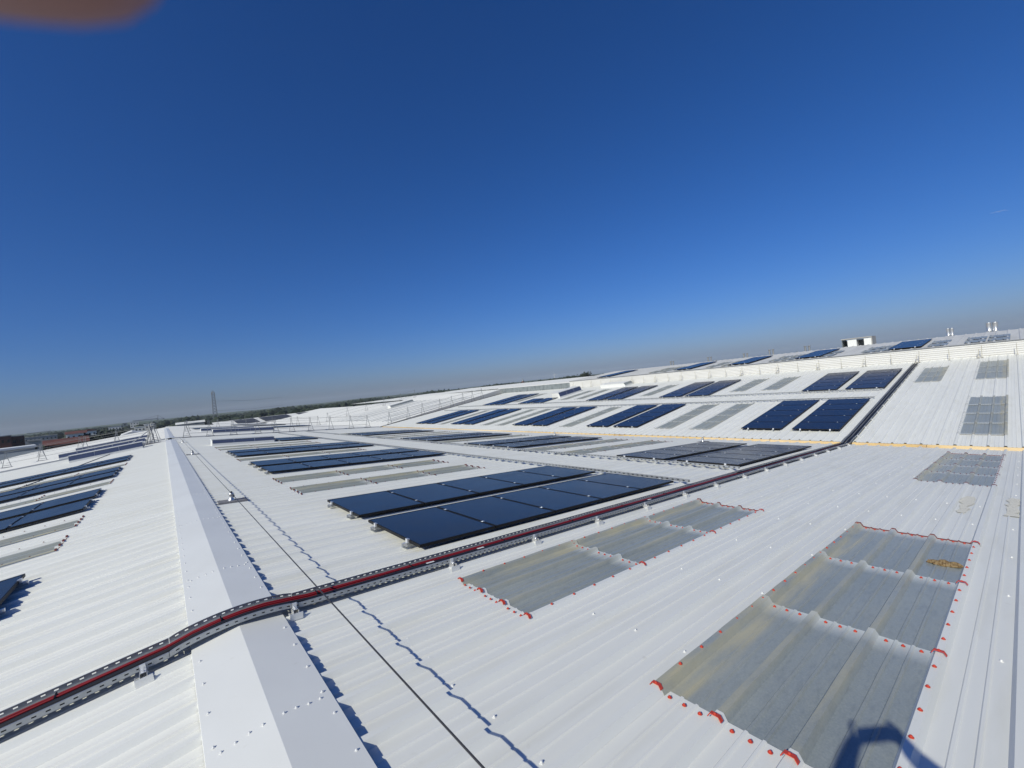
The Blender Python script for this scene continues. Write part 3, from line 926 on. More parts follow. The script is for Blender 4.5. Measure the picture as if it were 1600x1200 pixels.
b = MB(); b.box(-0.04, 0.24, 0, 13.5, 1.122, 1.18); link('coping', b.mesh('c', M['white']), gw)

def ribbed_roof(name, label, x0, z0, x1, z1, y0, y1, ma, pitch=0.5, hgt=0.035):
    """far slope as one thing: each 3 m run of sheeting is a part"""
    t = thing(name, label, 'roof')
    y = y0
    while y < y1 - 0.01:
        ye = min(y + 3.0, y1); b = MB()
        yy = y
        while yy < ye - 1e-6:
            e = min(yy + pitch, ye); s = (e - yy) / pitch
            ps = [(yy, 0), (yy + .36 * s * pitch / .5 * 1.0, 0)] if False else [(yy, 0.0), (yy + 0.72 * (e - yy), 0.0), (yy + 0.80 * (e - yy), hgt), (yy + 0.92 * (e - yy), hgt), (e, 0.0)]
            for (a, za), (c, zc) in zip(ps[:-1], ps[1:]):
                b.quad((x0, a, z0 + za), (x1, a, z1 + za), (x1, c, z1 + zc), (x0, c, z0 + zc))
            yy = e
        link('roof_run', b.mesh('run', ma), t)
        y = ye
    return t
CR = 44.6
roofC = ribbed_roof('roof_slope', 'pale grey roof slope behind the white wall with small grey skylights', CX - 0.05, CZ + 0.002, CR, zC(CR), -10, 33.3, M['croof'], 0.5)
ribbed_roof('roof_slope', 'pale grey roof slope falling away behind the right-hand skyline', CR, zC(CR) - 0.002, 60, zC(CR) - 1.2, -10, 33.3, M['croof'], 0.5)
cy = 0.3
for yy in (0.72, 1.66, 3.25, 5.85, 6.55, 9.0, 11.4, 12.3, 16.0, 17.3, 21.8, 23.0):
    for xx in (36.7, 38.9):
        P = sheet_mesh(1.6, 0.85, 'grpc')
        link('skylight_sheet', P, roofC, (xx, yy - 0.42, zC(xx) + 0.042), (0, -TC, 0))
# arrays on roof C
for k, (yy, wd) in enumerate(((3.95, 'nearest array on the pale roof behind the white wall'), (9.3, 'second array on the pale roof behind the white wall'), (14.2, 'third array on the pale roof behind the white wall'), (19.2, 'fourth array on the pale roof behind the white wall'), (28.3, 'farthest array on the pale roof behind the white wall'))):
    solar_row('single row of dark solar panels, ' + wd, (36.7, yy, zC(36.7) + 0.01), -TC, 5, 1)

# box hut and exhaust stacks on the right skyline
t = thing('plant_hut', 'open sided grey plant hut with two white units on the right skyline', 'plant hut', (46.5, 8.9, 1.62))
b = MB(); b.box(-0.8, 0.8, -1.05, 1.05, 0.78, 0.86); link('roof_plate', b.mesh('r', M['concrete']), t)
b = MB(); b.box(-0.75, 0.75, -1.05, -0.99, 0, 0.78); link('side_panel', b.mesh('r', M['concrete']), t)
b = MB(); b.box(-0.7, 0.7, 0.99, 1.03, 0, 0.78); link('side_panel', b.mesh('r', M['greywall']), t)
b = MB(); b.box(0.6, 0.7, -0.98, 0.98, 0, 0.7); link('back_panel', b.mesh('r', M['greywall']), t)
for a, c in ((-0.98, -0.5), (0.0, 0.62)):
    b = MB(); b.box(-0.72, 0.2, a, c, 0.05, 0.72); link('white_unit', b.mesh('u', M['white']), t)
def stacks(label, x, y, z, hgt, r):
    t = thing('exhaust_stack', label, 'exhaust stack', (x, y, z), group='exhaust stacks on the skyline')
    for k, dy in enumerate((-r * 1.15, r * 1.15)):
        b = MB(); b.lathe([(r, 0), (r, hgt * .45), (r * 1.06, hgt * .46), (r * 1.06, hgt * .5), (r, hgt * .51), (r, hgt * .95), (r * 1.08, hgt * .96), (r * 1.08, hgt)], (0, dy, 0), 14)
        link('flue_pipe', b.mesh('flue', M['stackm'], True), t)
    b = MB(); b.box(-r * 1.3, r * 1.3, -r * 2.4, r * 2.4, 0, 0.12); link('base', b.mesh('base', M['concrete']), t)
stacks('smaller pair of silver exhaust flues left of the other pair on the right skyline', 50, 3.6, 1.3, 1.12, 0.10)
stacks('larger pair of silver exhaust flues nearest the right edge of the skyline', 50, 1.3, 1.25, 1.26, 0.145)
for k, (yy, hh, wd) in enumerate(((14.2, .5, 'short pair of dark flues left of the plant hut'), (17.6, .55, 'dark flue pair in the middle of the skyline flues'), (20.3, .45, 'dark flue pair left of the middle skyline flues'), (24.5, .5, 'second dark flue pair from the left on the skyline'), (29.5, .5, 'leftmost dark flue pair on the skyline'))):
    t = thing('exhaust_stack', wd, 'exhaust stack', (52, yy, 1.35), group='exhaust stacks on the skyline')
    for dy in (-.18, .18):
        b = MB(); b.lathe([(.09, 0), (.09, hh + .4), (.13, hh + .42), (.13, hh + .5)], (0, dy, 0), 8); link('flue_pipe', b.mesh('f', M['steel']), t)
    b = MB(); b.box(-.2, .2, -.35, .35, 0, .1); link('base', b.mesh('b', M['concrete']), t)

# ------------------------------------------------------------------ roofs beyond the guardrail
Y1, Y2 = 46.4, 98.0
ribbed_roof('roof_slope', 'white roof slope beyond the guardrail right of the ridge', 0.0, 0.0, VX, VZ, Y1, 120, M['farroof'], 0.5)
ribbed_roof('roof_slope', 'white roof slope beyond the guardrail left of the ridge', 0.0, -0.002, -VX, VZ, Y1, 110, M['farroof'], 0.5)
humproof = ribbed_roof('roof_slope', 'raised white roof slope with hump beyond the climbing guardrail', VX, VZ + .02, 36.2, 0.95, Y1, 72, M['farroof'], 0.5)
ribbed_roof('roof_slope', 'white roof slope behind the hump falling away', 36.2, 0.95, 54, -0.8, Y1, 72, M['farroof'], 0.5)
ribbed_roof('roof_slope', 'distant white roof behind the hump at the treeline', VX, VZ - .1, 36.2, -0.05, 72.2, 135, M['farroof'], 0.5)
ribbed_roof('roof_slope', 'far white roof left of the church spire', 37, 0.5, 60, 1.0, 73, 110, M['farroof'], 0.5)
ribbed_roof('roof_slope', 'pale roof behind the dark grey glazed wall', CX + 0.35, 1.06, 47, 1.45, 33.5, 70, M['farroof'], 0.5)
ribbed_roof('roof_slope', 'far pale roof under the bushy tree on the skyline', 47, 1.3, 70, 1.1, 33.5, 80, M['farroof'], 0.5)
b_ = MB()
cap2 = thing('ridge_capping', 'white ridge capping beyond the guardrail', 'ridge cap')
for i in range(10):
    b = MB(); y0 = Y1 + i * 5
    b.quad((-.3, y0, .02), (0, y0, .065), (0, y0 + 4.99, .065), (-.3, y0 + 4.99, .02)); b.quad((0, y0, .065), (.3, y0, .02), (.3, y0 + 4.99, .02), (0, y0 + 4.99, .065))
    link('cap_length', b.mesh('cap', M['cap']), cap2)
b = MB()
b.poly([(VX + .3, 46.38, zB(VX + .3) - .03), (36.1, 46.38, zB(36.1) - .03), (36.1, 46.38, 0.95), (VX + .3, 46.38, VZ + .03)])
tag(link('gable_wall', b.mesh('gable', M['wall'])), 'low white end wall of the raised roof behind the climbing guardrail', 'wall')
# arrays beyond the guardrail
fb = [('A', 10.0, 64, 'first dark array beyond the guardrail at the lower right'), ('A', 10.0, 80, 'second dark array beyond the guardrail'), ('A', 10.0, 97, 'third dark array beyond the guardrail'),
      ('A', 3.0, 76, 'small dark array beyond the far vent boxes')]
for s, x, y, wd in fb:
    for k in range(3):
        nm = ('front', 'middle', 'back')[k]
        if s == 'A': solar_row(nm + ' row of panels in the ' + wd, (x, y + k * 1.7, zA(x) + 0.03), TA, 5, 1)
        else:
            kk = (0.95 - VZ - .02) / (36.2 - VX); zz = VZ + .02 + kk * (x - VX)
            solar_row(nm + ' row of panels in the ' + wd, (x, y + k * 1.7, zz + 0.03), -math.atan(kk), 5, 1)
t = ribbed_roof('roof_slope', 'distant white shed roof facing the camera with dark panel blocks', 9.0, -0.0, 60, -0.0, 0, 12, M['farroof'], 0.5, 0.02)
t.location = (0, 118, -1.55); t.rotation_euler = (radians(5.2), 0, 0)
b_ = MB(); b_.box(0, 1.10, 0, 1.9, 0, 0.04); FARP = b_.mesh('far_panel', M['farpv'])
for k, (x0, nx, wd) in enumerate(((13.4, 4, 'leftmost dark panel block on the distant shed roof'), (19.0, 6, 'second dark panel block on the distant shed roof'), (28.0, 6, 'third dark panel block on the distant shed roof'), (37.5, 5, 'rightmost dark panel block on the distant shed roof'))):
    a = thing('solar_array', wd, 'solar panels', (x0, 118, -1.55), (radians(5.2), 0, 0), 'panel blocks on the distant shed')
    for i in range(nx):
        for j in range(5): link('solar_panel', FARP, a, (i * 1.12, 1.2 + j * 1.94, 0.06))
# strips of skylight on the raised roof
hk = (0.95 - VZ - .02) / (36.2 - VX)
b_ = MB(); b_.box(0, 12.0, 0, 0.28, 0, 0.04); STRIP = b_.mesh('far_strip', M['strip'])
humptop = lambda x: VZ + .02 + hk * (x - VX)
for k, yy in enumerate((47.6, 48.9, 50.1, 51.8, 53.6, 55.0, 56.9, 58.9, 60.7, 62.3, 63.6, 65.6, 67.4, 69.3)):
    link('skylight_strip', STRIP, humproof, (20.2, yy, VZ + .02 + hk * 2.0 + 0.01), (0, -math.atan(hk), 0))
vent_box('dark louvred vent box on the raised hump roof', 27.5, 31.5, 64, lambda x: VZ + .02 + (0.95 - VZ) / 18 * (x - VX), -radians(8.4), 0.4, 1.2, False)
# transverse upstand along the break line
for lab, xa, za, xb, zb in (('low white upstand across the near slope under the guardrail', 0.3, zA(.3), VX, VZ), ('low white upstand across the left slope behind the pole bundle', -VX, VZ, -0.3, zA(.3))):
    b = MB(); b.poly([(xa, 46.3, za - .02), (xb, 46.3, zb - .02), (xb, 46.3, zb + .10), (xa, 46.3, za + .10)])
    b.poly([(xa, 46.3, za + .10), (xb, 46.3, zb + .10), (xb, 46.42, zb + .10), (xa, 46.42, za + .10)])
    tag(link('roof_upstand', b.mesh('u', M['cap'])), lab, 'upstand')

# building body below the roofs
b = MB()
b.box(-VX - .2, VX, -8, 110, -11, VZ - 0.35)
b.box(VX + .01, 60, -10, 110, -11, VZ - 0.35)
tag(link('warehouse_body', b.mesh('body', M['concrete'])), 'concrete body of the warehouse below the white roofs', 'building')

# ------------------------------------------------------------------ ground, hills, woods, town
GZ = -11.0
b = MB(); n = 64; Rg = 9000
b.poly([(Rg * cos(2 * pi * i / n), Rg * sin(2 * pi * i / n), GZ) for i in range(n)])
g = link('ground', b.mesh('ground', M['ground'])); g['kind'] = 'structure'
def pol(az, d, z=0): return Vector((sin(radians(az)) * d, cos(radians(az)) * d, z))
b = MB(); N = 160
def hillz(az, r):
    s = sin(az * 0.31 + 1) * 2.0 + sin(az * 0.83 + r * 3) * 1.2 + sin(az * 2.1) * 0.5
    return s
rows = [(1500, GZ - 1, 0), (2200, -6, 1), (2900, -1.0, 1), (3800, 1.0, 1), (5200, GZ, 0)]
vv = []
for rr, z, a in rows:
    for i in range(N + 1):
        az = -40 + 160 * i / N
        p = pol(az, rr, z + (hillz(az, rr / 3000) if a else 0) + (3.0 * max(0, 1 - abs(az + 6) / 10) if a else 0)); vv.append(tuple(p))
ff = [(k * (N + 1) + i, k * (N + 1) + i + 1, (k + 1) * (N + 1) + i + 1, (k + 1) * (N + 1) + i) for k in range(len(rows) - 1) for i in range(N)]
me = bpy.data.meshes.new('hills'); me.from_pydata(vv, [], ff); me.materials.append(M['hill'])
hl = link('hills', me); hl['kind'] = 'structure'

bm = bmesh.new(); bmesh.ops.create_icosphere(bm, subdivisions=1, radius=1)
IV = [v.co.copy() for v in bm.verts]; IF = [tuple(v.index for v in f.verts) for f in bm.faces]; bm.free()
def clump(b, c, r, rz, jit=0.35):
    n = len(b.v)
    for v in IV:
        k = 1 + R.uniform(-jit, jit)
        b.v.append((c[0] + v.x * r * k, c[1] + v.y * r * k, c[2] + v.z * rz * k))
    for f in IF: b.f.append(tuple(n + i for i in f)); b.mi.append(0)
b = MB()
for i in range(4200):
    az = R.uniform(-16, 74)
    d = R.uniform(0, 1) ** 0.7 * 1250 + 260
    if -12 < az < 1 and d < 520: continue
    p = pol(az, d)
    top = -2.2 + R.uniform(-2.0, 1.2) + (1.6 if az > 28 else 0) + 1.4 * sin(az * .7) * (d > 500)
    if az < 1: top = min(top, -0.9 - d * 0.0006)
    hgt = top - GZ
    wdt = R.uniform(3.5, 6.5)
    for k in range(3):
        clump(b, (p.x + R.uniform(-.5, .5) * wdt, p.y + R.uniform(-.5, .5) * wdt, GZ + hgt * R.uniform(.55, .85)), wdt * R.uniform(.45, .75), hgt * R.uniform(.2, .34))
wd = link('far_woods', b.mesh('woods', M['leaf'])); wd['kind'] = 'stuff'; wd['label'] = 'dark belt of distant woods along the horizon'; wd['category'] = 'woods'

def tree(label, az, d, top, w_):
    p = pol(az, d, GZ); hgt = top - GZ
    t = thing('tree', label, 'tree', p, group='trees behind the roofs')
    b = MB(); b.tube([(0, 0, 0), (0.1, 0.1, hgt * .5), (0.0, 0.2, hgt * .8)], 0.3, 7, r2=0.08)
    for k in range(5):
        a = k * 1.3; b.tube([(0, 0, hgt * (.35 + .08 * k)), (cos(a) * w_ * .5, sin(a) * w_ * .5, hgt * (.6 + .06 * k))], 0.12, 5, r2=0.04)
    link('trunk', b.mesh('trunk', M['bark']), t)
    b = MB()
    for k in range(26):
        a, rr, zz = R.uniform(0, 2 * pi), R.uniform(0, 1) ** .5, R.uniform(.38, .93)
        rad = w_ * .62 * rr * (1.15 - abs(zz - .6))
        c = Vector((cos(a) * rad, sin(a) * rad, hgt * zz))
        for q in range(70):
            dv = Vector((R.gauss(0, 1), R.gauss(0, 1), R.gauss(0, .7))).normalized() * R.uniform(.5, 1) * w_ * .24
            s = w_ * R.uniform(.035, .07); u = Vector((R.gauss(0, 1), R.gauss(0, 1), R.gauss(0, 1))).normalized(); v = u.orthogonal().normalized()
            cc = c + dv
            b.quad(cc - u * s - v * s * .6, cc + u * s - v * s * .6, cc + u * s + v * s * .6, cc - u * s + v * s * .6)
    link('crown', b.mesh('crown', M['leaf']), t)
tree('dark bushy tree standing up on the skyline left of the white wall', 49.6, 250, 3.3, 7)
tree('lower dark tree just left of the bushy skyline tree', 47.9, 255, 2.2, 7)
tree('dark tree right of the red roofed building', -5.0, 232, -1.7, 9)
tree('dark tree just beside the grey house at the far left', -8.9, 190, -2.6, 6)
tree('dark rounded tree left of the white office block', -3.9, 240, -1.0, 8)
tree('dark tree behind the flat white roof at the left edge', -10.4, 170, -2.2, 7)

def building(label, az, d, w_, dep, top, ma, wins=(3, 5), roofm=None, gable=0, cat='building', rz=None, name='building', winmat='window'):
    p = pol(az, d, GZ); hgt = top - GZ
    t = thing(name, label, cat, p, (0, 0, radians(-az) if rz is None else rz))
    b = MB(); b.box(-w_ / 2, w_ / 2, 0, dep, 0, hgt); link('walls', b.mesh('walls', M[ma]), t)
    if gable:
        b = MB(); b.prism([(-w_ / 2 - .4, hgt + .01), (w_ / 2 + .4, hgt + .01), (w_ / 2 + .4, hgt + .15), (0, hgt + gable), (-w_ / 2 - .4, hgt + .15)], 'y', -.4, dep + .4) if gable > 0 else \
            b.prism([(-.4, hgt + .01), (dep + .4, hgt + .01), (dep / 2, hgt - gable)], 'x', -w_ / 2 - .4, w_ / 2 + .4)
        link('roof', b.mesh('roof', M[roofm or 'tile']), t)
    else:
        b = MB(); b.box(-w_ / 2 - .2, w_ / 2 + .2, -.2, dep + .2, hgt + .01, hgt + .35); link('roof', b.mesh('roof', M[roofm or ma]), t)
    r_, c_ = wins
    for i in range(r_):
        for j in range(c_):
            x = -w_ / 2 + w_ * (j + .5) / c_; z = hgt - 1.9 - i * 3.0
            if z < 0.5: continue
            b = MB(); b.box(x - w_ / c_ * .2, x + w_ / c_ * .2, -.06, -.01, z - .5, z + .6); link('window', b.mesh('win', M[winmat]), t)
    return t
building('pale multistorey office block with dark windows beside the far crane', -2.25, 700, 8.0, 12, 1.9, 'render', (4, 3), 'render', cat='office block')
building('dark glazed wing left of the pale office block', -2.95, 702, 4.5, 12, 1.5, 'greywall', (4, 1), 'concrete', cat='office block')
building('small white flat roofed block below the far crane', -1.15, 420, 6.0, 8, -1.0, 'render', (1, 2), 'render')
building('low white block left of the small flat roofed block', -1.9, 410, 6.0, 8, -2.2, 'render', (1, 3), 'render')
building('brown brick tower block at the left edge of the skyline', -10.85, 250, 4.2, 12, 1.4, 'brick', (3, 3), 'concrete')
building('red brick block right of the brown tower block at the left edge', -10.0, 262, 3.6, 12, 0.9, 'brick', (3, 2), 'concrete')
building('long red tile roofed building among trees at the far left', -7.1, 222, 11.0, 9, -3.4, 'brick', (1, 6), 'tile', gable=-1.9)
building('flat white canopy roof at the left edge beyond the dark roof edge', -10.6, 118, 6.0, 9, -0.95, 'concrete', (0, 1), 'white')
building('small grey concrete tower beside the flat white canopy', -9.1, 150, 1.9, 2.5, -0.3, 'concrete', (1, 1), 'concrete')
building('white gabled shed end beyond the left vent boxes', -2.6, 118, 3.0, 20, -0.9, 'white', (0, 1), 'farroof', gable=.75)
building('dark slate roofed shed along the left edge of the white roof', -11.2, 112, 8.5, 6, -2.4, 'concrete', (0, 1), 'greywall', gable=-1.0)

building('low pale grey house behind the red tiled building', -6.4, 380, 9, 8, -1.6, 'render', (1, 4), 'tile', gable=-1.6)
building('small cream house right of the red tiled building', -5.5, 420, 7, 8, -1.2, 'render', (1, 3), 'tile', gable=1.5)
building('long low grey depot far behind the leftmost guardrail', -8.6, 460, 16, 9, -1.5, 'concrete', (1, 8), 'concrete')
building('pale flat roofed block left of the dark glazed wing', -3.7, 560, 9, 9, -0.6, 'render', (2, 4), 'concrete')
building('grey warehouse at the trees right of the ridge end', 2.2, 330, 14, 10, -2.6, 'concrete', (0, 1), 'farroof', gable=-1.2)
def crane(label, az, d, zj, jl, cj, hgt):
    p = pol(az, d, GZ)
    t = thing('tower_crane', label, 'crane', p, (0, 0, radians(-az)))
    H_ = zj - GZ
    b = MB()
    for sx in (-.9, .9):
        for sy in (-.9, .9): b.tube([(sx, sy, 0), (sx, sy, H_)], .34, 4)
    z = 0
    while z < H_ - 2: b.tube([(-.9, -.9, z), (.9, -.9, z + 2)], .14, 4); z += 2
    link('mast', b.mesh('mast', M['mast']), t)
    b = MB()
    for k, (yy, zz) in enumerate(((-.7, 0), (.7, 0), (0, 1.3))): b.tube([(-jl, yy, H_ + zz), (0, yy, H_ + zz)], .42, 4)
    x = -jl
    while x < -1.5: b.tube([(x, -.7, H_), (x + 1.5, 0, H_ + 1.3)], .28, 4); x += 1.5
    link('jib', b.mesh('jib', M['mast']), t)
    b = MB(); b.box(0, cj, -.7, .7, H_ - .2, H_ + .4).box(cj - 2.5, cj, -.9, .9, H_ - 1.6, H_ + .4); link('counter_jib', b.mesh('cj', M['mast']), t)
    b = MB(); b.box(-1, 1, -1, 1, H_ - 2, H_ + 1.5); link('cab', b.mesh('cab', M['greywall']), t)
    b = MB(); b.tube([(0, 0, H_), (.6, 0, H_ + hgt)], .6, 4, r2=.4).tube([(.6, 0, H_ + hgt), (-jl * .6, 0, H_ + 1.2)], .2, 4).tube([(.6, 0, H_ + hgt), (cj * .8, 0, H_ + .4)], .2, 4)
    link('apex', b.mesh('apex', M['mast']), t)
crane('thin tower crane over the red roofed building at the far left', -8.0, 1500, 0.3, 36, 10, 4)
crane('larger tower crane behind the pale office block near the ridge end', -0.4, 1200, 3.6, 41, 11, 8)
# lattice mast
p = pol(4.45, 400, GZ)
t = thing('lattice_mast', 'tall dark steel lattice mast standing above the treeline', 'mast', p)
b = MB(); Hm = 29.5
def wd_(z): return 1.7 - 0.9 * z / Hm
for sx in (-1, 1):
    for sy in (-1, 1): b.tube([(sx * wd_(0), sy * wd_(0), 0), (sx * wd_(Hm), sy * wd_(Hm), Hm)], .13, 4)
z = 0
while z < Hm - 2:
    for s in (-1, 1):
        b.tube([(-wd_(z), s * wd_(z), z), (wd_(z + 2.2), s * wd_(z + 2.2), z + 2.2)], .10, 4)
        b.tube([(wd_(z), s * wd_(z), z), (-wd_(z + 2.2), s * wd_(z + 2.2), z + 2.2)], .10, 4)
    z += 2.2
link('lattice', b.mesh('lattice', M['mast']), t)
b = MB()
for k in range(4): b.tube([(R.uniform(-1.5, 1.5), R.uniform(-1, 1), Hm - 2), (R.uniform(-1.8, 1.8), R.uniform(-1, 1), Hm + 1.2)], .12, 4)
link('antennas', b.mesh('ant', M['steel']), t)
b = MB()
for k, zz in enumerate((22.5, 15.0)):
    b.tube([(0, 0, zz), (28, 30, zz - 1.3), (60, 64, zz - 0.6)], .07, 4)
link('cable', b.mesh('w', M['steel']), t)
# church spire
p = pol(41.2, 900, GZ); t = thing('church_spire', 'tiny dark church spire on the horizon', 'church', p)
b = MB(); b.box(-2.2, 2.2, -2.2, 2.2, 0, 13.5); link('tower', b.mesh('tw', M['brick']), t)
b = MB(); b.lathe([(3.0, 13.51), (1.2, 16.5), (.4, 18.5), (.12, 20.3)], n=8); link('spire', b.mesh('sp', M['greywall']), t)
# wind turbine
p = pol(45.5, 2500, GZ); t = thing('wind_turbine', 'faint white wind turbine on the horizon left of the bushy tree', 'wind turbine', p, (0, 0, radians(-45.5)))
b = MB(); b.lathe([(1.5, 0), (0.9, 36)], n=8); link('tower', b.mesh('tw', M['white']), t)
for k in range(3):
    a = radians(100 + 120 * k); b = MB()
    b.tube([(0, -1.5, 36.4), (cos(a) * 17, -1.5, 36.4 + sin(a) * 17)], .9, 5, r2=.25); link('blade', b.mesh('bl', M['white']), t)

# ------------------------------------------------------------------ the photographer, standing behind the camera with a phone
def cl(f, r, u): return CAM_POS + _F0 * f + _R * r + Vector((0, 0, u))
foot_z = zA(0.6) + 0.0
SK = []          # (point, radius)
ED = []
def node(p, r, parent=None):
    SK.append((p, r)); i = len(SK) - 1
    if parent is not None: ED.append((parent, i))
    return i
def body(f, r, z): 
    p = cl(f, r, 0); p.z = z; return p
pelvis = node(body(-.44, 0, 0.93), 0.145)
waist = node(body(-.44, 0, 1.10), 0.135, pelvis)
chest = node(body(-.43, 0, 1.32), 0.150, waist)
neck0 = node(body(-.43, 0, 1.475), 0.062, chest)
neck1 = node(body(-.425, 0, 1.54), 0.055, neck0)
head0 = node(body(-.40, 0, 1.615), 0.085, neck1)
head1 = node(body(-.41, 0, 1.70), 0.088, head0)
head2 = node(body(-.425, 0, 1.765), 0.055, head1)
nose0 = node(body(-.30, 0, 1.635), 0.014, head0)
for s_ in (-1, 1):
    hip = node(body(-.44, s_ * .095, 0.88), 0.100, pelvis)
    knee = node(body(-.425, s_ * .12, 0.46), 0.062, hip)
    ank = node(body(-.46, s_ * .13, 0.05), 0.046, knee)
    toe = node(body(-.30, s_ * .15, 0.0), 0.040, ank)
    sh = node(body(-.43, s_ * .185, 1.42), 0.066, chest)
    el = node(cl(-.19, s_ * .305, -.225), 0.062, sh)
    wr = node(cl(-.055, s_ * .115 + (.055 if s_ > 0 else 0), -.072), 0.040, el)
    if s_ < 0:
        palm = node(cl(-.032, -.068, -.030), 0.027, wr)
        k = node(cl(-.018, -.057, .006), 0.0095, palm); k = node(cl(.002, -.051, .021), 0.0088, k); k = node(cl(.013, -.037, .0290), 0.0092, k); k = node(cl(.0178, -.0224, .0284), 0.0094, k); node(cl(.0185, -.0134, .0275), 0.0088, k)
        for q in range(3):
            k = node(cl(-.019, -.062, -.010 - .017 * q), 0.0090, palm); k = node(cl(-.001, -.052, -.011 - .018 * q), 0.0082, k); node(cl(.003, -.037 + .004 * q, -.013 - .018 * q), 0.0074, k)
        k = node(cl(-.036, -.045, -.046), 0.0105, palm); k = node(cl(-.027, -.022, -.043), 0.0095, k); node(cl(-.022, -.004, -.036), 0.0085, k)
    else:
        palm = node(cl(-.032, .170, -.030), 0.027, wr)
        k = node(cl(-.020, .158, .008), 0.0095, palm); k = node(cl(-.008, .145, .026), 0.0088, k); node(cl(-.006, .124, .029), 0.0080, k)
        for q in range(3):
            k = node(cl(-.019, .163, -.010 - .017 * q), 0.0090, palm); k = node(cl(-.001, .155, -.011 - .018 * q), 0.0082, k); node(cl(.003, .138 - .004 * q, -.013 - .018 * q), 0.0074, k)
        k = node(cl(-.036, .150, -.046), 0.0105, palm); k = node(cl(-.027, .128, -.043), 0.0095, k); node(cl(-.022, .110, -.036), 0.0085, k)
me = bpy.data.meshes.new('body_skeleton')
base = Vector((SK[0][0].x, SK[0][0].y, foot_z))
me.from_pydata([tuple(p - base) for p, r in SK], ED, [])
tmp = bpy.data.objects.new('person_skeleton', me); C.objects.link(tmp)
md = tmp.modifiers.new('skin', 'SKIN'); md.use_smooth_shade = True
for i, v in enumerate(me.skin_vertices[0].data):
    v.radius = (SK[i][1], SK[i][1]); v.use_root = (i == 0)
for i in (0, 1, 2): me.skin_vertices[0].data[i].radius = (SK[i][1] * 1.18, SK[i][1] * 0.82)
sd = tmp.modifiers.new('sub', 'SUBSURF'); sd.levels = 2; sd.render_levels = 2
dg = bpy.context.evaluated_depsgraph_get()
bmesh_eval = bpy.data.meshes.new_from_object(tmp.evaluated_get(dg))
bpy.data.objects.remove(tmp, do_unlink=True)
for ma in ('skin', 'vest', 'navy', 'rubber'): bmesh_eval.materials.append(M[ma])
cam_l = CAM_POS - base
for p in bmesh_eval.polygons:
    c_ = p.center
    fdist = (c_ - cam_l).dot(_F0); rr_ = (c_ - cam_l).dot(_R)
    z = c_.z
    if z < 0.13: p.material_index = 3
    elif z < 0.98: p.material_index = 2
    elif fdist > -0.085 or (z > 1.545 and abs(rr_) < .15): p.material_index = 0
    else: p.material_index = 1
    p.use_smooth = True
person = link('person', bmesh_eval, None, base)
tag(person, 'person behind the camera holding up a phone, blurred fingertip showing at top left', 'person')
b = MB()
hc = Vector((body(-.42, 0, 1.70) - base))
b.lathe([(0.103, -0.035), (0.112, 0.0), (0.108, 0.05), (0.085, 0.09), (0.04, 0.112)], tuple(hc), 14)
link('hair', b.mesh('hair', M['hair'], True), person)
for s_ in (-1, 1):
    b = MB(); e = body(-.328, s_ * .032, 1.655) - base
    b.lathe([(0.009, -0.006), (0.011, 0.0), (0.008, 0.005)], tuple(e), 8); link('eye', b.mesh('eye', M['window'], True), person)
    b = MB(); e = body(-.42, s_ * .092, 1.64) - base
    b.lathe([(0.010, -0.03), (0.018, -0.005), (0.020, 0.018), (0.010, 0.034)], tuple(e), 8); link('ear', b.mesh('ear', M['skin'], True), person)
b = MB()
pc = [(-.0295, -.062), (.136, -.062), (.136, .0175), (-.0295, .0175)]
lo8 = [cl(-.014, r_, u_) for r_, u_ in pc]; hi8 = [cl(-.0055, r_, u_) for r_, u_ in pc]
for a, c in ((lo8, 1), (hi8, 0)): b.poly([tuple(p - CAM_POS) for p in (a if c == 0 else a[::-1])])
for i in range(4):
    j = (i + 1) % 4; b.quad(lo8[i] - CAM_POS, lo8[j] - CAM_POS, hi8[j] - CAM_POS, hi8[i] - CAM_POS)
ph = link('phone', b.mesh('phone', M['phone']), None, CAM_POS)
tag(ph, 'black phone held up by the person behind the camera', 'phone')

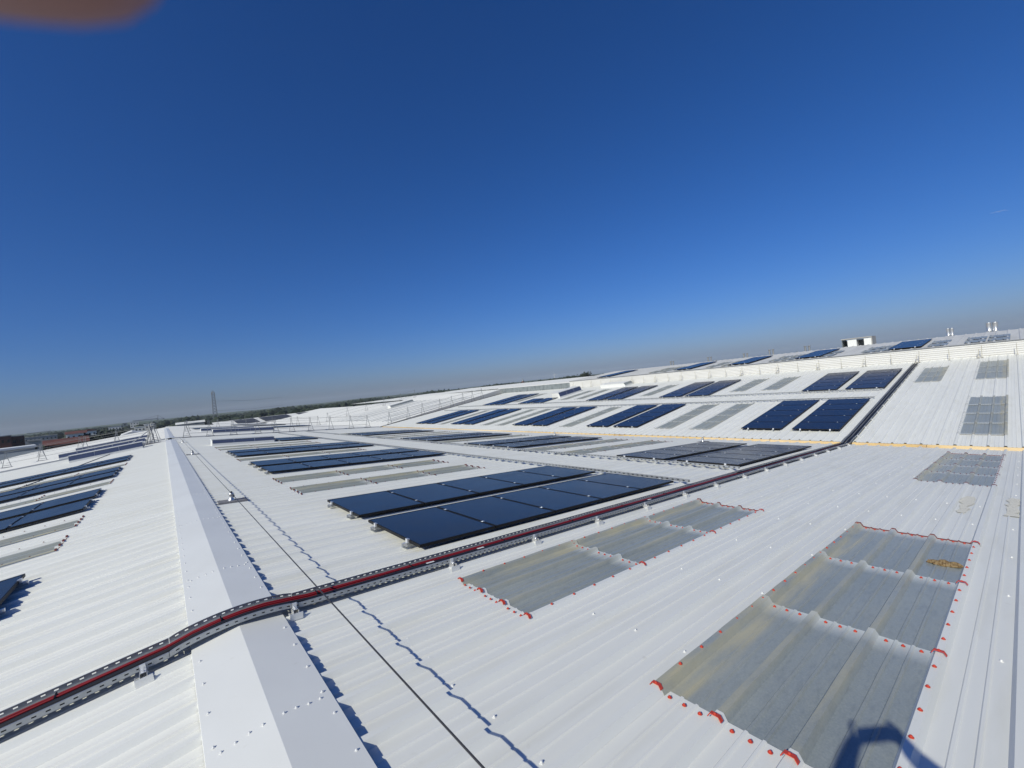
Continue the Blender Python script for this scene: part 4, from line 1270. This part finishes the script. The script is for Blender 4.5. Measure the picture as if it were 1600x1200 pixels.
# ------------------------------------------------------------------ a shred of cloud low on the right
bm = bmesh.new()
for k, (dx, dz, r_) in enumerate(((-14, 0, 10), (0, 1, 13), (15, 3, 11), (27, 0, 7))):
    mt = Matrix.Translation((dx, 0, dz)) @ Matrix.Diagonal((r_ * 1.1, r_ * .9, r_ * .22, 1))
    bmesh.ops.create_icosphere(bm, subdivisions=3, radius=1, matrix=mt)
me = bpy.data.meshes.new('cloud'); bm.to_mesh(me); bm.free()
cm = bpy.data.materials.new('thin_cloud'); cm.use_nodes = True
ct = cm.node_tree; ct.nodes.remove(ct.nodes['Principled BSDF'])
pv_ = ct.nodes.new('ShaderNodeVolumePrincipled'); pv_.inputs['Color'].default_value = (1, 1, 1, 1); pv_.inputs['Density'].default_value = 0.011
ct.links.new(pv_.outputs[0], ct.nodes['Material Output'].inputs['Volume'])
me.materials.append(cm)
tag(link('cloud', me, None, pol(89.5, 3000, 548), (0, radians(6), radians(-89))), 'tiny faint wisp of cloud above the right skyline', 'cloud')

# ------------------------------------------------------------------ thin summer haze
b = MB(); b.box(-4200, 4200, -4200, 4200, GZ - 1.0, 46.0)
hz = bpy.data.materials.new('thin_haze'); hz.use_nodes = True
ht = hz.node_tree; ht.nodes.remove(ht.nodes['Principled BSDF'])
hv = ht.nodes.new('ShaderNodeVolumePrincipled'); hv.inputs['Color'].default_value = (0.80, 0.90, 1.0, 1); hv.inputs['Density'].default_value = 0.00012
hv.inputs['Anisotropy'].default_value = 0.0
ht.links.new(hv.outputs[0], ht.nodes['Material Output'].inputs['Volume'])
hme = b.mesh('haze', hz)
ho = link('haze', hme); ho['kind'] = 'stuff'
# second lines of guardrail out on the far roofs
railing('distant guardrail along the far end of the raised roof', [(x, 71.5, humptop(x)) for x in (20, 23.2, 26.4, 29.6, 32.8, 35.6)])
railing('distant guardrail across the slope behind the right vent boxes', [(x, 68.0, zA(x)) for x in (2.0, 5.2, 8.4, 11.6, 14.8, 17.6)])
railing('distant guardrail across the slope behind the left vent boxes', [(x, 72.0, zA(x)) for x in (-14.5, -11.3, -8.1, -4.9, -1.7)])
